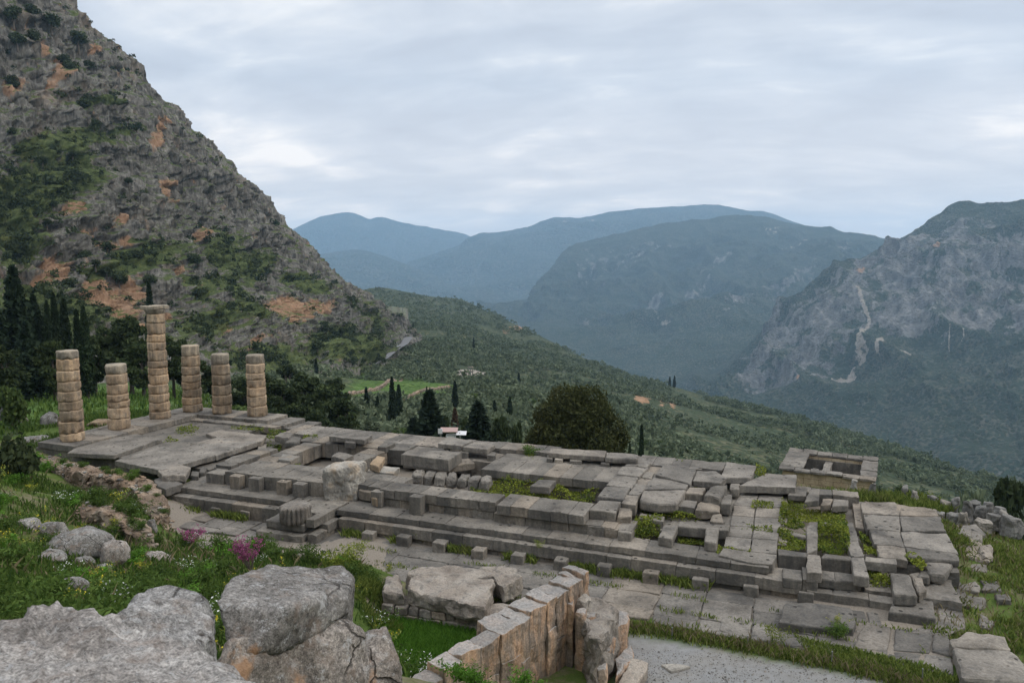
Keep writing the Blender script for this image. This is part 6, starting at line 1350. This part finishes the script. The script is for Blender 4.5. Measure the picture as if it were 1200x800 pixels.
for x, y in big:
    r = ray(x, y).normalized(); h = CBV.ray_cast(Vector((0, 0, ZC)), r)
    if h[0] is not None: P.append(np.array(h[0] - r * 2))
for i, p in enumerate(P):
    d = np.linalg.norm(p); s_ = random.uniform(9, 20) * d / F
    put_tree('cliff_bush', ('bush', 'scrub_leaf', i % 3), (p[0], p[1], p[2] - s_ * .3), s_ * .8, s_, 'larger dark bush clinging to a ledge of the cliff', 'bush', 'larger bushes on the cliff')

# ------------------------------------------------------------------ grass and weeds near the temple
def inside(px, x, y):
    r = np.zeros(len(x), bool); j = len(px) - 1
    for i in range(len(px)):
        xi, yi = px[i]; xj, yj = px[j]; c = ((yi > y) != (yj > y)) & (x < (xj - xi) * (y - yi) / (yj - yi + 1e-9) + xi); r ^= c; j = i
    return r
def scatter(poly, n, seed, zref=None, dens=None):
    """points on the sanctuary ground inside a ground polygon given as (x, y) metres"""
    P = np.array(poly); rg = np.random.default_rng(seed); lo, hi = P.min(0), P.max(0); out = []
    tot = 0
    while tot < n:
        q = rg.uniform(lo, hi, (n * 2, 2)); q = q[inside(P, q[:, 0], q[:, 1])]
        if dens is not None: q = q[rg.random(len(q)) < dens(q)]
        out.append(q); tot += len(q)
        if len(out) > 40: break
    q = np.concatenate(out)[:n]; z = gheight(q[:, 0], q[:, 1]) if zref is None else np.full(len(q), zref); return np.column_stack([q, z])
def blades(P, h, w, seed, lean=.45, per=1):
    rg = np.random.default_rng(seed); P = np.repeat(P, per, 0); n = len(P); P = P + rg.normal(size=P.shape) * np.array([.06, .06, 0]) * (per > 1); hh = h * rg.uniform(.45, 1.25, n)
    a = rg.random(n) * 2 * np.pi; d = np.stack([np.cos(a), np.sin(a), a * 0], 1); b = np.stack([-np.sin(a), np.cos(a), a * 0], 1) * (w * rg.uniform(.6, 1.3, n) / 2)[:, None]
    ln = rg.random(n) * lean; m = P + d * (hh * ln * .35)[:, None]; m[:, 2] += hh * .6; t = P + d * (hh * ln)[:, None]; t[:, 2] += hh
    V = np.stack([P - b, P + b, m + b * .75, t, m - b * .75], 1).reshape(-1, 3); return V, np.arange(n * 5).reshape(n, 5), np.repeat(rg.random(n), 5)
def gp(*px, z=0): return [(at(x, y, z).x, at(x, y, z).y) for x, y in px]
VV, FF, TT = [], [], []; nv_ = 0
def addg(P, h, w, seed, **k):
    global nv_
    V, Fq, t = blades(P, h, w, seed, **k); VV.append(V); FF.append(Fq + nv_); TT.append(t); nv_ += len(V)
nz2 = lambda s, th=0.: (lambda q: np.clip(.55 + 1.6 * (fbm(np.column_stack([q / s, q[:, 0] * 0]), 3, 31) - th), 0, 1))
slope = [(-45, 52), (-48, 58), (-38, 59), (-33.5, 52), (-30, 47.5), (-24.5, 47), (-21.5, 44.5), (-17.5, 42.5), (-10, 41), (-6.5, 37.5), (-4.5, 32.5), (-3.6, 25), (-2, 14), (-3, 9), (-12, 9), (-26, 18), (-40, 36)]
addg(scatter(slope, 46000, 1, dens=nz2(2.5, -.2)), .34, .075, 2, lean=.8); addg(scatter([(-20, 14), (-9, 22), (-3.5, 20), (-2, 10), (-3.5, 7), (-14, 8)], 16000, 3), .30, .05, 4, lean=.8)
addg(scatter([(-68, 70), (-66, 50), (-50, 50), (-38, 62), (-30, 74), (-50, 90)], 26000, 5, dens=nz2(4)), .45, .12, 6)
mq = np.array([hW.reshape(-1, 3)[i] for i in np.where((hX.ravel() < 240) & (np.linalg.norm(hW.reshape(-1, 3)[:, :2], axis=1) < 190))[0]]); mq = mq[rgx.integers(0, len(mq), 16000)] + rgx.normal(size=(16000, 3)) * np.array([1.2, 1.2, .05]); addg(mq, .6, .25, 66)
tag(mesh_np('grass', np.concatenate(VV), np.concatenate(FF), M['grass_blade'], tint=np.concatenate(TT)), 'green grass and low herbs on the slope in the left foreground', 'grass', kind='stuff')
VV, FF, TT = [], [], []; nv_ = 0
pit = gp((440, 735), (470, 726), (540, 730), (560, 745), (540, 790), (505, 820), (470, 830), (448, 790), z=-.4)
addg(scatter(pit, 16000, 7), .42, .045, 8, lean=.6)
tag(mesh_np('pit_grass', np.concatenate(VV), np.concatenate(FF), M['bright_grass'], tint=np.concatenate(TT)), 'bright lush grass filling the pit between the two walls', 'grass', kind='stuff')
VV, FF, TT = [], [], []; nv_ = 0
edge = []; xs_ = np.linspace(5.2, 20, 600); rgp = np.random.default_rng(4)
for x in xs_:
    y = np.interp(x, PATH[:, 0], PATH[:, 1]); edge += [(x + rgp.normal() * .08, y + .35 + rgp.normal() * .28) for _ in range(9)]
edge = np.array(edge); addg(np.column_stack([edge, gheight(edge[:, 0], edge[:, 1])]), .30, .05, 9, lean=.9)
foot = np.column_stack([RNG.uniform(-40, 1.5, 5200), 38.85 - np.abs(RNG.normal(size=5200)) * .22]); kf = fbm(np.column_stack([foot[:, 0] * .5, foot[:, 1] * 0, foot[:, 1] * 0]), 3, 6) > -.12; foot = foot[kf]
fx = foot[:, 0] * UX - foot[:, 1] * UY; fy = foot[:, 0] * UY + foot[:, 1] * UX; addg(np.column_stack([fx, fy, fx * 0 - .05]), .5, .07, 10, lean=.9)
jo = np.column_stack([RNG.uniform(-24, 6, 3800), np.repeat([37.3, 35.5, 34.2, 33.6], 950) + RNG.normal(size=3800) * .14]); kf = fbm(np.column_stack([jo * .45, jo[:, 0] * 0]), 3, 16) > .02; jo = jo[kf]
addg(np.column_stack([jo[:, 0] * UX - jo[:, 1] * UY, jo[:, 0] * UY + jo[:, 1] * UX, jo[:, 0] * 0]), .2, .05, 11, lean=.9)
west = [(26, 49), (31, 50), (38, 44), (30, 30), (22, 30), (19, 33), (21.5, 38), (24, 41), (26.5, 46)]
addg(scatter(gp((925, 742), (1000, 762), (1090, 782), (1135, 800), (1050, 800), (960, 778)), 3500, 41), .22, .06, 42, lean=.9); addg(scatter(west, 16000, 12, dens=nz2(1.6, .05)), .30, .08, 13, lean=.9)
addg(scatter(gp((925, 572), (1090, 580), (1120, 596), (1100, 601), (1040, 586), (940, 584), z=.3), 3000, 14, zref=.1), .5, .10, 15, lean=.8); addg(scatter(gp((405, 650), (440, 668), (470, 720), (440, 735), (420, 700), (380, 672), z=.8), 3200, 16, dens=nz2(1.2)), .45, .06, 17, lean=.9)
tag(mesh_np('weeds', np.concatenate(VV), np.concatenate(FF), M['weed_leaf'], tint=np.concatenate(TT)), 'straggling weeds along the path, the steps and the joints of the paving', 'weeds', kind='stuff')
VV, FF, TT = [], [], []; nv_ = 0
addg(scatter(slope, 2600, 71, dens=nz2(3.0)), .55, .03, 72, lean=.9); addg(scatter(west, 2200, 73), .4, .04, 74, lean=.9); q_ = edge[::4]; addg(np.column_stack([q_, gheight(q_[:, 0], q_[:, 1])]), .4, .03, 75, lean=.8)
tag(mesh_np('dry_stems', np.concatenate(VV), np.concatenate(FF), M['dry_leaf'], tint=np.concatenate(TT)), 'straw-coloured dry stems standing among the grass and weeds', 'dry grass', kind='stuff')
# loose gravel on the path
gq = scatter([(4.6, 32), (6.5, 31.5), (12, 31), (20, 29.5), (20, 24), (8, 22), (4.6, 26)], 9000, 33, dens=lambda q: in_path(q[:, 0], q[:, 1])); rg3 = np.random.default_rng(2)
base = np.array([[1, 0, -.2], [-.5, .87, -.2], [-.5, -.87, -.2], [0, 0, .7]]); an = rg3.random(len(gq)) * 6.28; s3 = rg3.lognormal(-3.55, .5, len(gq)).clip(.015, .11)
rot = np.stack([np.cos(an), -np.sin(an), np.sin(an), np.cos(an)], 1).reshape(-1, 2, 2); xy = np.einsum('nij,kj->nki', rot, base[:, :2]); V = np.concatenate([xy, np.tile(base[None, :, 2:], (len(gq), 1, 1))], 2) * s3[:, None, None] + gq[:, None, :]
Fq = (np.arange(len(gq))[:, None, None] * 4 + np.array([[0, 1, 3], [1, 2, 3], [2, 0, 3]])[None]).reshape(-1, 3)
tag(mesh_np('gravel', V.reshape(-1, 3), Fq, M['grey_rubble'], tint=np.repeat(rg3.random(len(gq)), 4)), 'loose grey stones scattered over the gravel path', 'gravel', kind='stuff')
# low yellow-green plants filling the pits of the temple floor
C = []
def patch(px, z, h, n, seed):
    P = scatter(gp(*px, z=z), n, seed, zref=z); rg = np.random.default_rng(seed); bumpy = np.clip(.5 + 1.1 * fbm(np.column_stack([P[:, :2] * .9, P[:, 0] * 0]), 3, 3), .08, 1.3); P[:, 2] += rg.random(n) ** .6 * h * bumpy; C.append(P)
for i, (px, z, h, n) in enumerate((([(556, 586), (576, 588), (694, 590), (712, 568), (716, 560), (640, 558), (570, 562), (548, 572)], 1.2, .75, 9000), ([(190, 521), (207, 520), (240, 508), (224, 500), (214, 503)], 1.6, .6, 1600), ([(742, 634), (772, 630), (778, 612), (746, 609)], 1.0, .95, 2600), ([(750, 603), (790, 611), (830, 610), (832, 598), (800, 596), (752, 592)], 1.3, .55, 2600), ([(794, 637), (826, 638), (828, 622), (795, 620)], .9, .35, 1500),
        ([(912, 644), (944, 645), (944, 630), (911, 625)], 1.15, .5, 1500), ([(958, 648), (996, 651), (992, 617), (958, 615)], 1.0, .85, 3600), ([(912, 618), (944, 622), (930, 606), (918, 590), (914, 600)], 1.2, .7, 1500), ([(934, 612), (990, 612), (992, 598), (936, 598)], .9, .3, 1600), ([(1012, 650), (1036, 652), (1030, 642), (1012, 640)], 1.1, .4, 700), ([(1016, 690), (1046, 692), (1040, 664), (1016, 664)], .4, .5, 1500), ([(1008, 638), (1026, 640), (1024, 627), (1007, 626)], .9, .5, 700),
        ([(312, 514), (332, 516), (336, 507), (316, 504)], 1.9, .5, 700), ([(352, 520), (374, 521), (372, 512), (356, 511)], 1.9, .4, 600), ([(312, 530), (330, 530), (330, 520), (313, 519)], 1.3, .5, 600), ([(330, 552), (352, 552), (352, 545), (332, 545)], 1.2, .4, 500), ([(612, 540), (636, 543), (636, 534), (618, 532)], 1.9, .5, 700), ([(269, 503), (310, 506), (310, 502), (272, 499)], 1.75, .4, 500), ([(1060, 655), (1080, 668), (1086, 664), (1070, 648)], 1.2, .3, 500), ([(860, 620), (905, 625), (905, 618), (862, 614)], 1.35, .22, 400), ([(838, 648), (880, 650), (880, 644), (842, 642)], 1.3, .3, 500), ([(880, 596), (908, 596), (906, 588), (882, 588)], 1.4, .2, 300), ([(812, 572), (842, 572), (838, 566), (818, 566)], 1.9, .3, 200), ([(882, 556), (896, 560), (898, 552), (886, 550)], 2.0, .5, 300), ([(790, 545), (815, 547), (840, 545), (816, 540)], 1.9, .45, 500))):
    patch(px, z, h, n, 50 + i)
C = np.concatenate(C); V, Fq, t = quads(C, .075, 6, up=.6, tintbias=.15 + .35 * fbm(np.column_stack([C[:, :2] * .6, C[:, 0] * 0]), 3, 13))
tag(mesh_np('yellow_green_plants', V, Fq, M['lime_leaf'], tint=t), 'yellow-green flowering plants filling the pits of the temple floor', 'plants', kind='stuff')

# leafy herbs on the slope: separate clumps
def clump_template(name, mat, n, h, w, size, seed, flower=None):
    rg = np.random.default_rng(seed); k = 9; st = rg.normal(size=(k, 2)) * w * .28; i = rg.integers(0, k, n); t = rg.random(n) ** .7
    P = np.column_stack([st[i, 0] * (.4 + t) + rg.normal(size=n) * w * .13, st[i, 1] * (.4 + t) + rg.normal(size=n) * w * .13, t * h * rg.uniform(.6, 1, k)[i]])
    a = leaves('foliage', P, size, mat, seed=seed, up=.3, aspect=.5); d = a.data; bpy.data.objects.remove(a); f = None
    if flower:
        q = P[P[:, 2] > h * .55][:70] + np.array([0, 0, .04]); b = leaves('blossom', q, size * .5, flower, seed=seed + 1, up=1.5); f = b.data; bpy.data.objects.remove(b)
    TEMPL[name] = (d, f, h, w)
clump_template('fennel', 'grass_blade', 900, .7, 1.0, .07, 1); clump_template('fennel2', 'bright_grass', 700, .6, .9, .07, 2); clump_template('spurge', 'weed_leaf', 420, .6, .7, .06, 3, 'yellow_flower'); clump_template('umbel', 'grass_blade', 420, .7, .8, .06, 4, 'white_flower'); clump_template('mustard', 'lime_leaf', 600, .9, .9, .06, 5)
def put_clump(key, p, s, name, label, cat, group=None):
    d, f, h, w = TEMPL[key]; r = empty(name, p, label, cat, group, rz=random.uniform(0, 6.28)); r.scale = (s, s, s); link(bpy.data.objects.new('foliage', d), r)
    if f: link(bpy.data.objects.new('blossom', f), r)
rg = random.Random(8); n_ = 0
for p in scatter(slope, 280, 21):
    if math.hypot(p[0], p[1]) < 15: continue
    k = rg.choice(['fennel', 'fennel', 'fennel2', 'fennel', 'spurge', 'umbel']); far_ = math.hypot(p[0], p[1]); s = rg.uniform(.8, 1.6)
    put_clump(k, p - np.array([0, 0, .05]), s, {'fennel': 'fennel_clump', 'fennel2': 'fennel_clump', 'spurge': 'yellow_flower_clump', 'umbel': 'white_flower_clump'}[k], {'fennel': 'feathery green herb clump on the left slope', 'fennel2': 'feathery green herb clump on the left slope', 'spurge': 'yellow-flowered herb clump on the left slope', 'umbel': 'white-flowered herb clump on the left slope'}[k], 'herb', {'fennel': 'green herb clumps on the slope', 'fennel2': 'green herb clumps on the slope', 'spurge': 'yellow flower clumps on the slope', 'umbel': 'white flower clumps on the slope'}[k])
for A_w, B_w, za, zb in WALLTOPS[:11]:
    for t in (.2, .5, .8):
        if rg.random() < .7: c_w = A_w + (B_w - A_w) * t; put_clump('fennel', (c_w.x + rg.uniform(-.3, .3), c_w.y + rg.uniform(-.2, .4), za + (zb - za) * t - .1), rg.uniform(.5, .9), 'wall_herb', 'green herb tuft rooted on top of a rubble wall', 'herb', 'herb tufts on the rubble walls')
for x, y, z, s, k, nm, lb in ((132, 617, 3.6, .8, 'spurge', 'yellow_flower_clump', 'bright yellow flower tuft on the lower rubble wall'), (398, 668, .9, 1.5, 'mustard', 'mustard_plant', 'tall yellow-green feathery plant behind the squared boulder'), (415, 655, .5, 1.2, 'mustard', 'mustard_plant', 'smaller yellow-green plant right of the tall feathery one'), (495, 792, .4, 1.6, 'umbel', 'white_flower_clump', 'white-flowered herb at the near end of the grassy pit'), (560, 800, 3.0, 1.0, 'fennel2', 'herb', 'green leafy herb on the near end of the retaining wall'), (545, 797, 2.7, 1.2, 'fennel2', 'herb', 'larger green herb at the foot of the wall near the bottom edge'), (610, 806, 2.2, 1.0, 'fennel2', 'herb', 'green herb sprouting before the ochre slabs'), (455, 670, .3, .8, 'spurge', 'herb', 'yellow-tipped herb among stones left of the weathered slabs'), (496, 635, 0, .9, 'mustard', 'herb', 'yellow-tipped herb at the foot of the steps behind the weathered slabs'), (632, 641, .92, .5, 'mustard', 'herb', 'small yellow tuft on the lower step'), (910, 752, .1, .9, 'mustard', 'herb', 'pale tuft of grass beside the front paving slab'), (982, 730, .35, .6, 'spurge', 'yellow_flower_clump', 'yellow flowers growing through the front paving slab'), (982, 745, .1, .9, 'fennel', 'herb', 'dark herb in the crack of the front paving slab'), (622, 535, 1.95, 1.3, 'fennel', 'herb', 'green bushy tuft on the far course left of the slab on cubes'), (930, 605, 1.3, 1.2, 'mustard', 'herb', 'tall yellow-green plant at the corner of the planted pits')):
    put_clump(k, at(x, y, z), s, nm, lb, 'herb')

# judas tree: bare twigs with pink blossom, and a second small one
def judas(x, y, z, h, w, label, seed, nb):
    p = at(x, y, z); r = empty('judas_shrub', p, label, 'shrub'); bm = bmesh.new(); rg = random.Random(seed); pts = []
    for i in range(nb):
        a = rg.uniform(0, 6.28); e = Vector((math.cos(a) * w * rg.uniform(.15, .5), math.sin(a) * w * rg.uniform(.15, .5), h * rg.uniform(.5, 1.0))); m = e * .5 + Vector((0, 0, .1))
        limb(bm, [(0, 0, -.1), m, e], [.022, .014, .006], 5)
        for j in range(6):
            t = rg.uniform(.3, .9); q = e * t; e2 = q + Vector((rg.uniform(-.35, .35), rg.uniform(-.35, .35), rg.uniform(.1, .45))); limb(bm, [q, e2], [.008, .004], 4)
            if rg.random() < .75: pts += [q + (e2 - q) * rg.random() + Vector((rg.gauss(0, .035), rg.gauss(0, .035), rg.gauss(0, .035))) for _ in range(26)]
        pts += [e * rg.uniform(.3, 1) + Vector((rg.gauss(0, .04), rg.gauss(0, .04), rg.gauss(0, .04))) for _ in range(34)]
    bm_obj('twigs', bm, M['bark'], r); leaves('blossom', np.array([q[:] for q in pts]), .038, 'pink_flower', r, seed)
judas(294, 667, 2.2, 1.75, 2.4, 'small bare-twigged shrub with pink blossom in front of the temple pier', 4, 13)
judas(226, 640, .9, 1.1, 1.9, 'low pink-flowered shrub at the foot of the rubble wall', 6, 8)

# ------------------------------------------------------------------ haze
hz = bmesh.new(); bmesh.ops.create_cube(hz, size=1.0)
bmesh.ops.scale(hz, verts=hz.verts, vec=(31000, 31000, 1850)); bmesh.ops.translate(hz, verts=hz.verts, vec=(0, 3000, 80))
hm = bpy.data.materials.new('haze'); hm.use_nodes = True; ht = hm.node_tree; ht.nodes.clear()
ho = ht.nodes.new('ShaderNodeOutputMaterial'); hv = ht.nodes.new('ShaderNodeVolumePrincipled')
hv.inputs['Color'].default_value = (0.50, 0.75, 1.0, 1); hv.inputs['Density'].default_value = 0.00007; hv.inputs['Anisotropy'].default_value = 0.2
ht.links.new(hv.outputs[0], ho.inputs['Volume'])
tag(bm_obj('haze', hz, hm), kind='stuff')
